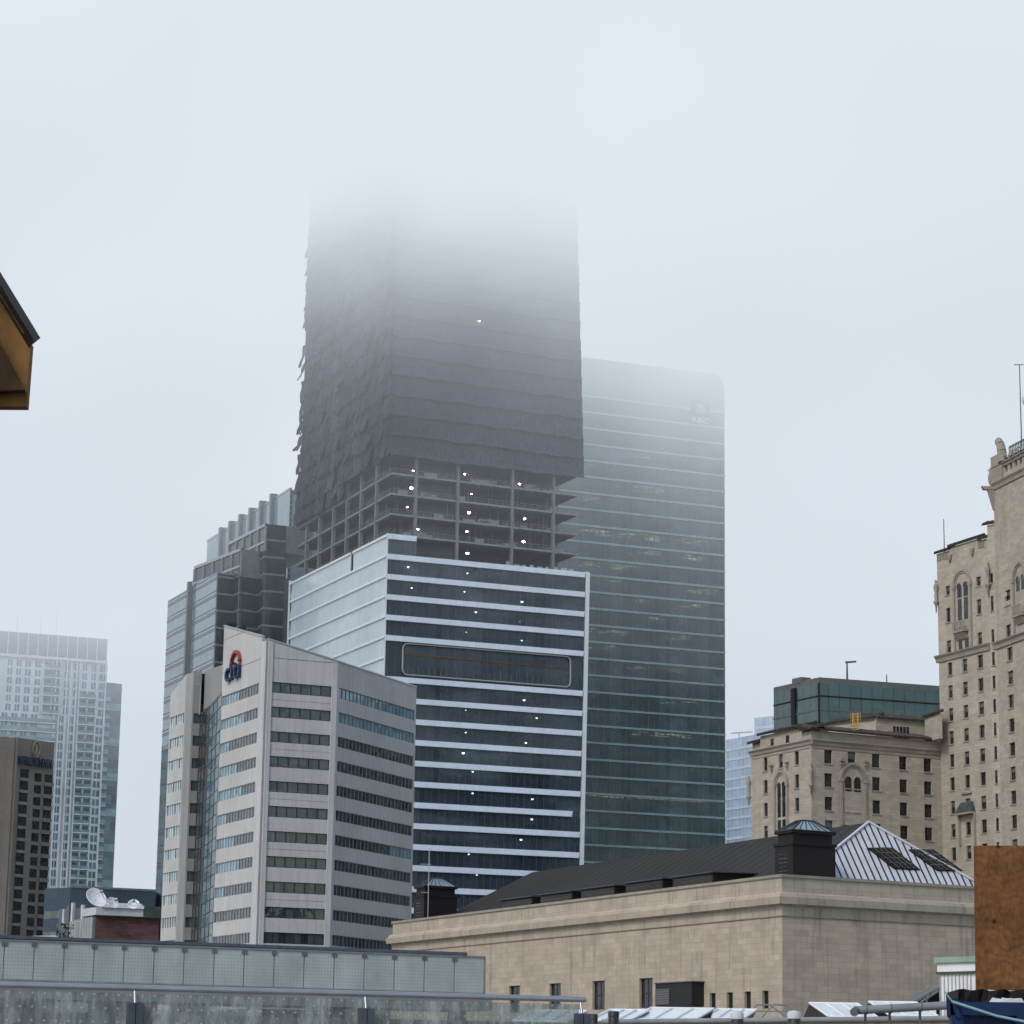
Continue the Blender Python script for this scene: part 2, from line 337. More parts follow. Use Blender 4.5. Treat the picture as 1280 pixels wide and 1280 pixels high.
def m_wet():
    t = NT('rain_specked_glass'); uv = t.uv()
    v = t.n('ShaderNodeTexVoronoi'); t.l(uv, v.inputs[0]); v.inputs['Scale'].default_value = 14
    sx = t.sep(uv); ga = t.math('SUBTRACT', t.math('FLOORED_MODULO', sx[0], .155), .0775); gb = t.math('SUBTRACT', t.math('FLOORED_MODULO', sx[1], .17), .085); fix = t.math('LESS_THAN', t.math('ADD', t.math('MULTIPLY', ga, ga), t.math('MULTIPLY', gb, gb)), .00022)
    n = t.noise(uv, 3.2, 8, .8, 1, .22, 1); dr = t.ramp(v.outputs['Distance'], .1, .2, 1, 0); dr2 = t.math('MULTIPLY', dr, t.ramp(t.noise(uv, 3, 3), .5, .62))
    f = t.math('MAXIMUM', t.ramp(n, .42, .62, .18, .62), t.math('MAXIMUM', t.math('MULTIPLY', fix, .55), t.math('MULTIPLY', dr2, .9)), clamp=True)
    c = t.mix(t.math('MAXIMUM', t.math('MULTIPLY', dr2, .6), t.math('MULTIPLY', fix, .6)), t.mix(t.ramp(n, .42, .62), (.24, .27, .265), (.48, .52, .51)), (.62, .66, .66))
    body = t.pbr(c, .3, .6); tr = t.n('ShaderNodeBsdfTransparent'); tr.inputs[0].default_value = (.78, .83, .82, 1)
    mx = t.n('ShaderNodeMixShader'); t.l(f, mx.inputs[0]); t.l(tr.outputs[0], mx.inputs[1]); t.l(body.outputs[0], mx.inputs[2]); return t.done(mx)
M['wet'] = m_wet()
M['skylight'] = m_glass('skylight_glass', (.62, .68, .70), 1.2, 9, .05, None, .2, .08)

# ------------------------------------------------------------------ shared shapes
def wall_open(mb, F, u0, u1, z0, z1, ops, depth=.4, v=0.0):
    """a wall surface with real openings (ops: u0,u1,z0,z1) and their reveals"""
    us = sorted({u0, u1, *[min(max(o[0], u0), u1) for o in ops], *[min(max(o[1], u0), u1) for o in ops]})
    zs = sorted({z0, z1, *[min(max(o[2], z0), z1) for o in ops], *[min(max(o[3], z0), z1) for o in ops]})
    for j in range(len(zs) - 1):
        zc = (zs[j] + zs[j + 1]) / 2; row = [o for o in ops if o[2] < zc < o[3]]; run = None
        for i in range(len(us) - 1):
            uc = (us[i] + us[i + 1]) / 2; hole = any(o[0] < uc < o[1] for o in row)
            if not hole and run is None: run = us[i]
            if run is not None and (hole or i == len(us) - 2):
                e = us[i] if hole else us[i + 1]
                mb.face([F.pt(run, v, zs[j]), F.pt(e, v, zs[j]), F.pt(e, v, zs[j + 1]), F.pt(run, v, zs[j + 1])]); run = None
    for a, b, c, d in ops:
        P = F.pt; w = v - depth
        mb.face([P(a, v, c), P(a, w, c), P(b, w, c), P(b, v, c)][::-1]); mb.face([P(a, v, d), P(a, w, d), P(b, w, d), P(b, v, d)])
        mb.face([P(a, v, c), P(a, w, c), P(a, w, d), P(a, v, d)]); mb.face([P(b, v, c), P(b, w, c), P(b, w, d), P(b, v, d)][::-1])
def solid(mb, pts, z0, z1):              # closed prism from plan points in any order of turning
    a = sum(pts[i][0] * pts[(i + 1) % len(pts)][1] - pts[(i + 1) % len(pts)][0] * pts[i][1] for i in range(len(pts)))
    mb.prism(pts if a > 0 else pts[::-1], z0, z1)
def back(F, u, v): p = F.pt(u, v, 0); return (p.x, p.y)
def letters(s, F, u0, z0, width, height, v, depth, parent, mat, name):
    cu = bpy.data.curves.new('t', 'FONT'); cu.body = s; cu.extrude = .5
    o = bpy.data.objects.new('t', cu); COL.objects.link(o); bpy.context.view_layer.update()
    dg = bpy.context.evaluated_depsgraph_get(); me = bpy.data.meshes.new_from_object(o.evaluated_get(dg))
    xs = [q.co.x for q in me.vertices]; ys = [q.co.y for q in me.vertices]
    x0, x1, y0, y1 = min(xs), max(xs), min(ys), max(ys); mb = MB()
    vs = [F.pt(u0 + (q.co.x - x0) / (x1 - x0) * width, v + (q.co.z + .5) * depth, z0 + (q.co.y - y0) / (y1 - y0) * height) for q in me.vertices]
    mb.mesh(vs, [tuple(p.vertices) for p in me.polygons])
    COL.objects.unlink(o); bpy.data.objects.remove(o); bpy.data.curves.remove(cu); bpy.data.meshes.remove(me)
    return mb.build(name, mat, parent)
def window(F, u0, u1, z0, z1, parent, v=-.3, blind=0, split=True):
    mb = MB(); e = .09
    mb.fb(F, u0, u1, v - .05, v + .06, z0, z0 + e); mb.fb(F, u0, u1, v - .05, v + .06, z1 - e, z1)
    mb.fb(F, u0, u0 + e, v - .05, v + .06, z0 + e, z1 - e); mb.fb(F, u1 - e, u1, v - .05, v + .06, z0 + e, z1 - e)
    if split: mb.fb(F, u0 + e, u1 - e, v - .04, v + .08, (z0 + z1) / 2 - .04, (z0 + z1) / 2 + .04)
    w = mb.build('window', M['frame_dark'], parent)
    g = MB(); g.mat(M['win']); g.fb(F, u0 + e + .004, u1 - e - .004, v - .03, v, z0 + e + .004, z1 - e - .004)
    if blind: g.mat(M['blind']); g.fb(F, u0 + e + .01, u1 - e - .01, v + .002, v + .012, z1 - e - (z1 - z0) * blind, z1 - e - .005)
    g.build('pane', None, w)
    s = MB(); s.fb(F, u0 - .12, u1 + .12, -.02, .12, z0 - .18, z0 - .004); s.build('sill', M['hotel_trim'], w)
    return w

# ------------------------------------------------------------------ setting
def sheet(name, x0, x1, y0, y1, z, mat):
    mb = MB(); mb.face([(x0, y0, z), (x1, y0, z), (x1, y1, z), (x0, y1, z)]); return tag(mb.build(name, mat), kind='structure')
sheet('ground', -6000, 6000, -3000, 8000, 0, M['paving'])
sheet('road', -400, 400, 205, 222, .004, M['asphalt'])
sheet('road', -400, 400, 372, 380, .004, M['asphalt'])

# ------------------------------------------------------------------ stone-trimmed office building with the blue letters
C_top = at(334, 852, 400); zr = C_top.z
B = C_top; B0 = onz(326, 853.2, zr); A = onz(277, 871.3, zr); C1 = onz(421.5, 859, zr); D = onz(520, 889, zr)
G1 = onz(262, 882, zr)
off = empty('office_building', (C_top.x, C_top.y, 0), 'grey stone office block with ribbon windows, slanting roofline and blue and red lettering', 'building')
FL = Fr(A, B0); FP = Fr(B0, B); FF = Fr(B, C1); FRt = Fr(C1, D)
z1 = FF.z(376, 855); z11 = FF.z(366, 1166.2); pit = (z1 - z11) / 10; wh = FF.z(376, 854.8) - FF.z(376, 868.2)
zA = FL.z(280, 783); zB0 = FL.z(327, 796.5); zB = FF.z(337, 799.5); zC = FF.z(423, 827); zD = FRt.z(520.5, 859.5)
rows = [z1 - pit * k for k in range(14) if z1 - pit * k - wh > 2]
def citi_face(F, ua, ub, za, zb, cm, npan, lines, gl, frame, mull=.12):
    mb = MB(); mb.mat(cm)
    zlow = min(za, zb) - 1.2
    ops = [(ua, ub, zt - wh, zt) for zt in rows]
    wall_open(mb, F, 0, F.L, 0, zlow, ops, .3)
    mb.face([F.pt(0, 0, zlow), F.pt(F.L, 0, zlow), F.pt(F.L, 0, zb), F.pt(0, 0, za)])
    mb.mat(M['frame_dark'])
    for (a, b, c, d) in lines: mb.fb(F, a, b, 0, .02, c, d)
    w = mb.build('wall', None, off)
    for r_, zt in enumerate(rows):
        g = MB()
        n = npan; st = (ub - ua) / n
        for i in range(n):
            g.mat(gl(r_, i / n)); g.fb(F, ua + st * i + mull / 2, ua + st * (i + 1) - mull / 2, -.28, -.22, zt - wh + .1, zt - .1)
        g.mat(frame)
        for i in range(n + 1):
            a = min(max(ua + st * i - mull / 2, ua), ub - mull); g.fb(F, a, a + mull, -.285, -.12, zt - wh + .003, zt - .003)
        g.fb(F, ua + .002, ub - .002, -.29, -.14, zt - .1, zt - .002); g.fb(F, ua + .002, ub - .002, -.29, -.14, zt - wh + .002, zt - wh + .1)
        g.build('window_band', None, off)
dk, sk = M['citi_glass'], M['citi_glass_sky']
jz = [zr + pit * .55 * k for k in ()]
zj = FF.z(338, 822)
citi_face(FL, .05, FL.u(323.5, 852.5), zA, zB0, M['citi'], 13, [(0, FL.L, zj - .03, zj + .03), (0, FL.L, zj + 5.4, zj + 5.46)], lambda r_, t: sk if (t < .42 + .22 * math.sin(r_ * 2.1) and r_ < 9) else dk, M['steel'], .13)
citi_face(FF, FF.u(338.5, 852), FF.u(414.6, 857.5), zB, zC, M['citi'], 6, [(0, FF.L, zj - .03, zj + .03)] + [(0, FF.L, zt + (pit - wh) * .5 + pit * 0, zt + (pit - wh) * .5 + .03) for zt in rows[1::2]], lambda r_, t: dk, M['frame_dark'])
citi_face(FRt, FRt.u(424.3, 860), FRt.u(518.3, 888.2), zC, zD, M['citi'], 21, [], lambda r_, t: sk if r_ < 2 or (r_ == 6 and t > .7) else dk, M['frame_mid'], .14)
mb = MB(); mb.mat(M['citi_trim']); mb.face([FP.pt(0, 0, 0), FP.pt(FP.L, 0, 0), FP.pt(FP.L, 0, zB), FP.pt(0, 0, zB0)])
mb.mat(M['citi'])
mb.fb(FP, .25, FP.L - .25, .0, .25, 0, zB0 - .8); mb.build('corner_pilaster', None, off)
mb = MB(); mb.fb(FF, FF.L - .9, FF.L - .08, 0, .18, 0, zC - .3); mb.fb(FF, .05, .75, 0, .2, 0, zB - .3); mb.build('corner_strip', M['citi'], off)
# wing
YW = A.y * 1.06; W1 = at(231, 890.8, YW); zw = W1.z
W0 = onz(212, 897.5, zw); W2 = onz(240, 891.3, zw); W3 = onz(250.5, 892, zw); Gx = onz(262, 884, zw)
zw0 = Fr(W0, W1).z(214, 868); FW0 = Fr(W0, W1); FW1 = Fr(W1, W2); FW2 = Fr(W2, W3); FG0 = Fr(W3, Gx); FG1 = Fr(Gx, A)
zw1 = FW0.z(235, 842); zwt = FW1.z(240, 840); zw3 = FW2.z(250, 838)
wrows = [zw - FW0.z(0, 0) * 0 - k * pit * 1.0 for k in range(14) if zw - k * pit > 4]
def wing_face(F, za, zb, ops, cm):
    mb = MB(); mb.mat(cm); zl = min(za, zb) - .6; wall_open(mb, F, 0, F.L, 0, zl, ops, .3)
    mb.face([F.pt(0, 0, zl), F.pt(F.L, 0, zl), F.pt(F.L, 0, zb), F.pt(0, 0, za)]); mb.build('wing_wall', None, off)
wo = [(.05, FW0.L - .3, zt - wh, zt) for zt in wrows]
wing_face(FW0, zw0, zw1, wo, M['citi']); wing_face(FW1, zw1, zwt, [], M['citi']); wo2 = [(.3, FW2.L - .02, zt - wh * 1.05, zt) for zt in wrows]; wing_face(FW2, zwt, zw3, wo2, M['citi_dark'])
for zt in wrows:
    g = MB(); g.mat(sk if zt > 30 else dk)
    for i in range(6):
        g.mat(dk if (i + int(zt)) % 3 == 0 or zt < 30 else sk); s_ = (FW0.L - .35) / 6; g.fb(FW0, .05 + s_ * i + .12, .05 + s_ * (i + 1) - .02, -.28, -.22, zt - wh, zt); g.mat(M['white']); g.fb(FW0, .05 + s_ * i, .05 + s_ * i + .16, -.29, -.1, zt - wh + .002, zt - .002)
    g.mat(M['frame_dark']); g.fb(FW0, .05, FW0.L - .3, -.3, -.281, zt - wh, zt); g.build('window_band', None, off)
    g = MB(); g.fb(FW2, .3, FW2.L - .02, -.28, -.2, zt - wh * 1.05, zt); g.build('window_band', dk, off)
zg = Fr(Gx, A).z(276.8, 865); zg0 = FG0.z(250.5, 874)
for F, mt, n in ((FG0, dk, 3), (FG1, sk, 3)):
    g = MB(); g.mat(mt); k = 0; zz = 0
    top = zg
    while zz < top:
        ze = min(zz + pit / 2, top)
        mm = dk if (mt is sk and zz < 16) else mt
        for i in range(n): g.mat(mm); g.fb(F, F.L / n * i + .06, F.L / n * (i + 1) - .06, -.12, -.02 + .02 * ((i + k) % 2), zz + .06, ze - .06)
        g.mat(M['frame_dark']); g.fb(F, 0, F.L, -.2, .03, zz - .06 if zz else 0, zz + .06); zz = ze; k += 1
    for i in range(n + 1): a = min(max(F.L / n * i - .06, 0), F.L - .12); g.fb(F, a, a + .12, -.2, .06, 0, top)
    g.fb(F, 0, F.L, -.4, -.2, 0, top + .3)
    g.build('curtain_wall', None, off)
zup = zw3
mb = MB(); mb.mat(M['citi_dark'])
q0, q1 = W3, FL.pt(0, -3, 0); FU = Fr(W3, q1); zu1 = FU.z(279, 834)
mb.face([FU.pt(0, -.5, zg - .5), FU.pt(FU.L, -.5, zg - .5), FU.pt(FU.L, -.5, zu1), FU.pt(0, -.5, zw3)]); mb.build('wing_wall', None, off)
# backs and roof
bk = [FRt.pt(FRt.L, -22, 0), FW0.pt(0, -24, 0)]
mb = MB(); mb.mat(M['citi'])
mb.face([(D.x, D.y, 0), (bk[0].x, bk[0].y, 0), (bk[0].x, bk[0].y, zD - 1), (D.x, D.y, zD)])
mb.face([(bk[0].x, bk[0].y, 0), (bk[1].x, bk[1].y, 0), (bk[1].x, bk[1].y, zw0 - 1), (bk[0].x, bk[0].y, zD - 1)])
mb.face([(bk[1].x, bk[1].y, 0), (W0.x, W0.y, 0), (W0.x, W0.y, zw0), (bk[1].x, bk[1].y, zw0 - 1)])
mb.mat(M['grey'])
def zp(p, z): return (p[0], p[1], z)
bA = FL.pt(2.5, -22, 0); mb.face([zp(A, zA - .8), zp(B0, zB0 - .8), zp(B, zB - .8), zp(C1, zC - .8), zp(D, zD - .8), zp(bk[0], zD - 1.2), zp(bA, zD)]); mb.face([zp(W0, zw0 - .5), zp(W1, zw1 - .5), zp(W2, zwt - .5), zp(W3, zw3 - .5), zp(bA, zw0 - 3), zp(bk[1], zw0 - 3)])
mb.mat(M['citi_dark']); mb.face([zp(A, 0), zp(bA, 0), zp(bA, zD), zp(A, zA)])
mb.build('roof', None, off)
mb = MB(); mb.mat(M['steel'])
for F, a, b in ((FL, zA, zB0), (FF, zB, zC), (FRt, zC, zD)):
    mb.hexa([F.pt(-.05, .12, a), F.pt(F.L, .12, b), F.pt(F.L, -.4, b), F.pt(-.05, -.4, a), F.pt(-.05, .12, a + .22), F.pt(F.L, .12, b + .22), F.pt(F.L, -.4, b + .22), F.pt(-.05, -.4, a + .22)])
mb.build('coping', None, off)
# lettering: dark blue word with a red arc above it
ul, zl = FL.uz(284.2, 853.5); ur = FL.u(301.6, 848); hh = (FL.z(300, 821) - FL.z(300, 848)) * .86
lg = empty('logo', (0, 0, 0), None, None); lg.parent = off; lg.location = (0, 0, 0)
lt = letters('citi', FL, ul, zl, ur - ul, hh, .05, .5, lg, M['bluelogo'], 'letters')
mb = MB(); ca, cz = FL.uz(297, 838); ra = (FL.u(302.5, 828) - FL.u(291, 832)) / 2; ca = (FL.u(302.5, 828) + FL.u(290.5, 832)) / 2; ztop = FL.z(297, 817.5)
prev = None
for i in range(15):
    t = math.pi * i / 14; u = ca - ra * math.cos(t) ; z = ztop - 2.1 + 2.2 * math.sin(t)
    if prev: mb.hexa([FL.pt(prev[0], .55, prev[1]), FL.pt(u, .55, z), FL.pt(u, .05, z), FL.pt(prev[0], .05, prev[1]), FL.pt(prev[0], .55, prev[1] + .48), FL.pt(u, .55, z + .48), FL.pt(u, .05, z + .48), FL.pt(prev[0], .05, prev[1] + .48)])
    prev = (u, z)
mb.build('arc', M['redlogo'], lg)
# small masts and plant along the sloping roof edge
for i, (px, py, h) in enumerate([(281, 782, .9), (287, 785, 1.3), (294, 787.5, .8), (299, 789, 1.6), (305, 791, .9), (311, 793, .6)]):
    u, z = FL.uz(px, py); mb = MB(); p = FL.pt(u, -.8, z - .2); mb.tube(p, p + Vector((0, 0, h)), .12); mb.box(p.x - .4, p.x + .4, p.y - .4, p.y + .4, p.z + h * .5, p.z + h * .8)
    mb.build('roof_mast', M['black'], off)
u, z = FW2.uz(249, 857); mb = MB(); p = FW2.pt(u, .6, z); mb.tube(FW2.pt(FW2.L - .3, .6, z - 5), FW2.pt(FW2.L - .3, .6, z), .07); mb.tube(FW2.pt(FW2.L - .3, .6, z), FW2.pt(.2, .6, z + .2), .07); mb.tube(FW2.pt(FW2.L - .3, .6, z - 5), FW2.pt(FW2.L - .3, -.05, z - 5), .06); mb.build('bracket_arm', M['steel'], off)

# ------------------------------------------------------------------ stepped glass office tower behind it
S1 = at(271.5, 715, 615); zs = S1.z; S0 = onz(210, 751, zs); FS = Fr(S0, S1)
z2 = FS.z(271.7, 741.9); pl = [onz(x, y, z2) for x, y in ((271.7, 741.9), (293, 744.5), (299.4, 740.6), (322.6, 744.5), (329, 738.7), (355, 740.9))]
sim = empty('glass_office_tower', (S1.x, S1.y, 0), 'stepped glass office tower with pale left side and dark zigzag bays behind the stone block', 'building')
sp = FS.z(271.7, 741.9) - FS.z(270.9, 763.2)
def ztop(P, py):
    b_, e_ = 0.0, 400.0
    for _ in range(40):
        z = (b_ + e_) / 2; d = Vector((P.x, P.y, z)) - EYE; y = CY - FOC * d.dot(_U) / d.dot(_F)
        if y > py: b_ = z
        else: e_ = z
    return z
mb = MB(); mb.fb(FS, 0, FS.L, -25, 0, 0, zs); mb.build('side_curtain_wall', M['simlight'], sim)
k = 0; z = zs - .3
while z > 2:
    mb = MB()
    for dz in (0, .85, 1.3): mb.fb(FS, 0, FS.L + .05, .002, .1, z - dz - .11, z - dz)
    mb.build('spandrel_line', M['simframe'], sim); z -= sp; k += 1
us = FS.u(239, 745); mb = MB(); mb.fb(FS, us - .8, us + .6, 0, 1.0, 0, zs + 1.2); mb.fb(FS, us + .6, us + 1.3, .0, .4, 0, zs); mb.build('steel_column', M['simframe'], sim)
ext = lambda F, v: F
tops = [ztop(pl[0], 717), ztop(pl[2], 686), ztop(pl[4], 655)]
segs = [(0, 1, tops[0]), (1, 2, tops[0]), (2, 3, tops[1]), (3, 4, tops[1]), (4, 5, tops[2])]
dirL = -FS.U
for a, b, zt in segs:
    F = Fr(pl[a], pl[b]); mb = MB(); mb.fb(F, 0, F.L, -.6, 0, 0, zt); mb.build('bay_wall', M['simdark'], sim)
    n = 0; z = z2 + sp * math.floor((zt - z2) / sp)
    while z > 30:
        mb = MB(); mb.fb(F, -.03, F.L + .03, .004, .16, z - .25, z + .25); mb.build('bay_spandrel', M['simframe'], sim) if n < 22 else None; z -= sp; n += 1
# set-back upper blocks, with steel framed openings on their pale side
for (P, zt, px2, py2, zlo) in ((pl[2], tops[1], 243, 709, tops[0] - 1), (pl[4], tops[2], 286, 679, tops[1] - 1)):
    Lp = onz(px2, py2, zt); F = Fr(Lp, P); mb = MB(); mb.mat(M['simframe']); mb.fb(F, 0, F.L, -12, -.3, zlo, zt)
    mb.mat(M['steel']); mb.fb(F, 0, F.L, -.5, .12, zt - .5, zt + .2); mb.fb(F, 0, F.L, -.2, .1, zt - 4.4, zt - 3.9)
    mb.mat(M['simframe']); nn = max(3, int(F.L / 5))
    for i in range(nn + 1): mb.fb(F, F.L / nn * i - .5, F.L / nn * i + .5, -.3, .05, max(zlo, zt - 12), zt - .5)
    mb.mat(M['simdark'])
    for i in range(nn): mb.fb(F, F.L / nn * i + .9, F.L / nn * (i + 1) - .9, -.3, -.24, zt - 3.3, zt - 1.2); mb.fb(F, F.L / nn * i + .9, F.L / nn * (i + 1) - .9, -.3, -.24, max(zlo, zt - 12), zt - 4.9)
    mb.build('upper_block', None, sim)
D1 = at(362.6, 612, 640); D0 = onz(259, 677.5, D1.z); FD = Fr(D0, D1); zD_ = D1.z
D2 = onz(380, 614.5, zD_); FE = Fr(D1, D2)
mb = MB(); mb.mat(M['simlight']); mb.fb(FD, 0, FD.L, -14, 0, 0, zD_); mb.mat(M['steel']); mb.fb(FD, -.1, FD.L + .1, -.5, .12, zD_, zD_ + .5); mb.build('penthouse_wall', None, sim)
mb = MB(); mb.mat(M['simdark']); mb.fb(FE, .12, 22, -.6, .12, 0, zD_ - .2); mb.mat(M['simframe'])
z = zD_ - 1
while z > 60: mb.fb(FE, .05, 22, .1, .2, z - .12, z + .12); z -= 1.45
mb.build('penthouse_side', None, sim)
for px, py in ((278.2, 659.8), (290.4, 651.8), (302.9, 643.3), (315.6, 635.3), (328.6, 626.6), (342.2, 617.8)):
    u, z = FD.uz(px, py); mb = MB(); mb.fb(FD, u - .75, u + .75, -.9, .9, zD_ - 12, z); mb.build('roof_fin', M['simframe'], sim)
mb = MB(); p = FD.pt(FD.L * .02, -1, 0); 
u, z = FS.uz(229, 742); 
for i in range(5): mb.fb(FS, u - 1.5 + i * 2.2, u - 1.3 + i * 2.2, -2, -1.8, zs, zs + 2.6)
mb.fb(FS, u - 1.5, u + 7.6, -2, -1.8, zs + 2.5, zs + 2.75); mb.fb(FS, u - 1, u + 7, -5, -2.2, zs, zs + 1.8); mb.build('roof_plant', M['simframe'], sim)

# ------------------------------------------------------------------ tower under construction
tow = empty('tower_under_construction', (0, 545, 0), 'tall tower under construction, dark netting over open floors, top lost in cloud', 'building')
PC = at(484, 716.6, 545); zf = PC.z; PRt = onz(731.9, 739.4, zf); FR_ = Fr(PC, PRt)
tow.location = (PC.x, PC.y, 0)
zt0 = FR_.z(484, 667); PLf = onz(362.5, 729, zt0); FLt = Fr(PLf, PC)
fa = FR_.z(484, 692.2); fb_ = FR_.z(516.4, 1108); fp = (fa - fb_) / 16
def fz(i): return fa - fp * (i - 1)
fh = 1.22
ubot, zbot = FR_.uz(724.2, 1075); utop, ztp = FR_.uz(731.9, 714)
def uend(z): return utop + (ubot - utop) * (ztp - z) / (ztp - zbot)
u521 = FR_.u(521, 672)
nf = int((fz(0) - 3) / fp)
for i in range(0, nf):
    if i == 6: continue
    z = fz(i); ue = u521 if i == 0 else uend(z); el = uend(z)
    if i == 13: el = uend(z) - 1.9
    mb = MB(); a = 0; pf = [(0.02, z - fh), (.62, z - fh + .02), (.30, z), (0.02, z)]
    e = (u521 if i == 0 else el)
    n = len(pf); vs = [FR_.pt(0, v, zz) for v, zz in pf] + [FR_.pt(e - (.5 if v > .5 else 0), v, zz) for v, zz in pf]
    mb.mesh(vs, [(0, 1, 2, 3), (7, 6, 5, 4)] + [(j, 4 + j, 4 + (j + 1) % 4, (j + 1) % 4) for j in range(4)])
    mb.build('spandrel', M['fin'], tow)
    # glass row below this spandrel
    zb = fz(i + 1) if i + 1 != 6 else fz(7)
    if i != 6:
        mb = MB(); mb.hexa([FR_.pt(0, .0, zb), FR_.pt(u521 if i == 0 else uend(zb), .0, zb), FR_.pt(u521 if i == 0 else uend(zb), -.08, zb), FR_.pt(0, -.08, zb), FR_.pt(0, .0, z - fh), FR_.pt(e if i == 0 else uend(z - fh), .0, z - fh), FR_.pt(e if i == 0 else uend(z - fh), -.08, z - fh), FR_.pt(0, -.08, z - fh)])
        mb.build('glass_band', M['podglass'], tow)
# side face of the base
ug = FLt.u(440, 703)
for i in range(0, nf):
    z = fz(i) + (0 if i else .0); zb = fz(i + 1); a0 = 1.0
    parts_ = [(a0, ug - .6), (ug + .9, FLt.L)] if i == 0 else [(a0, FLt.L)]
    for (a, b) in parts_:
        mb = MB(); mb.section(FLt, [(.02, z - .62), (.42, z - .6), (.22, z), (.02, z)], a, b - .02); mb.build('side_spandrel', M['fin_w'], tow)
        mb = MB(); mb.hexa([FLt.pt(a + .4, .16, zb), FLt.pt(b, .12, zb), FLt.pt(b, -.1, zb), FLt.pt(a + .4, -.1, zb), FLt.pt(a, .02, z - .6), FLt.pt(b, .02, z - .6), FLt.pt(b, -.1, z - .6), FLt.pt(a, -.1, z - .6)])
        mb.build('side_glass', M['podside'], tow)
mb = MB(); mb.mat(M['fin_w']); mb.fb(FLt, 0, 1.0, -.3, .3, 0, fz(0) + .5); mb.build('end_strip', None, tow); mb = MB(); mb.mat(M['fin_w']); mb.fb(FLt, FLt.L - .12, FLt.L + .1, .0, .25, 0, fz(0) + .1)
mb.build('corner_trim', None, tow); mb = MB(); mb.mat(M['fin_w'])
zr_ = fz(1) + .2
mb.hexa([FR_.pt(uend(0), .35, 0), FR_.pt(uend(0) + 1.3, -.5, 0), FR_.pt(uend(0) + 1.3, -1.2, 0), FR_.pt(uend(0), -.2, 0), FR_.pt(uend(zr_), .35, zr_), FR_.pt(uend(zr_) + 1.3, -.5, zr_), FR_.pt(uend(zr_) + 1.3, -1.2, zr_), FR_.pt(uend(zr_), -.2, zr_)])
mb.build('end_strip', None, tow); mb = MB(); mb.fb(FLt, 1.0, 1.7, -.12, .1, 0, fz(0) - .5); mb.build('shadow_gap', M['frame_dark'], tow)
# floors behind the glass
for i in range(1, nf):
    z = fz(i)
    if i == 6: continue
    mb = MB(); mb.mat(M['ceiling']); mb.hexa([FR_.pt(.4, -.25, z - fh), FR_.pt(uend(z) - .4, -.25, z - fh), FR_.pt(uend(z) - 4, -26, z - fh), FR_.pt(5, -26, z - fh), FR_.pt(.4, -.25, z - fh + .5), FR_.pt(uend(z) - .4, -.25, z - fh + .5), FR_.pt(uend(z) - 4, -26, z - fh + .5), FR_.pt(5, -26, z - fh + .5)])
    for k in range(9): mb.fb(FR_, 3 + k * 4.2, 3.35 + k * 4.2, -12, -1.2, z - fh - .35, z - fh - .002)
    mb.fb(FR_, .6, uend(z) - 1.2, -4, -3.4, z - fh - .5, z - fh - .36); mb.build('floor_slab', None, tow)
mb = MB(); mb.mat(M['core']); mb.fb(FR_, 3, 36, -24, -13, 0, fz(0) + 1); mb.fb(FLt, 3, FLt.L - 3, -13, -6, 0, fz(1) - 2); mb.build('core_wall', None, tow)
for px in (522, 566, 636, 700):
    u = FR_.u(px, 900); mb = MB(); mb.fb(FR_, u - .5, u + .5, -2.6, -1.6, 0, fz(1) - .2); mb.build('column', M['concrete'], tow)
# ring-shaped framed opening on the double height floor
r0 = FR_.uz(503, 804); r1 = FR_.uz(712, 859); zt_, zb_ = FR_.z(505, 804.5), FR_.z(505, 843.5); ua, ub = r0[0], r1[0]; rr = 1.1; path = []
for (cx_, cz_, a0) in ((ub - rr, zt_ - rr, 90), (ub - rr, zb_ + rr, 0), (ua + rr, zb_ + rr, -90), (ua + rr, zt_ - rr, -180)):
    for k in range(5): t = R(a0 - 22.5 * k); path.append((cx_ + rr * math.cos(t), cz_ + rr * math.sin(t)))
mb = MB()
for k in range(len(path)):
    p, q = path[k], path[(k + 1) % len(path)]; mb.tube(FR_.pt(p[0], .3, p[1]), FR_.pt(q[0], .3, q[1]), .2, n=8)
mb.build('opening_frame', M['steel'], tow)
mb = MB(); mb.mat(M['frame_dark']); mb.fb(FR_, ua + .8, ub - .8, -.4, -.14, zb_ + .5, zt_ - .8)
mb.mat(M['pine'])
mb.hexa([FR_.pt(ua + .5, .12, zt_ - 2.4), FR_.pt(ub - .5, .12, zt_ - 2.7), FR_.pt(ub - .5, .02, zt_ - 2.7), FR_.pt(ua + .5, .02, zt_ - 2.4), FR_.pt(ua + .5, .12, zt_ - 2.1), FR_.pt(ub - .5, .12, zt_ - 2.45), FR_.pt(ub - .5, .02, zt_ - 2.45), FR_.pt(ua + .5, .02, zt_ - 2.1)])
mb.mat(M['rail'])
for k in range(30): u = ua + 1.2 + (ub - ua - 2.4) * k / 29; mb.fb(FR_, u - .04, u + .04, .0, .06, zb_ + .3, zb_ + random.uniform(1.2, 2.6))
mb.build('scaffold', None, tow)
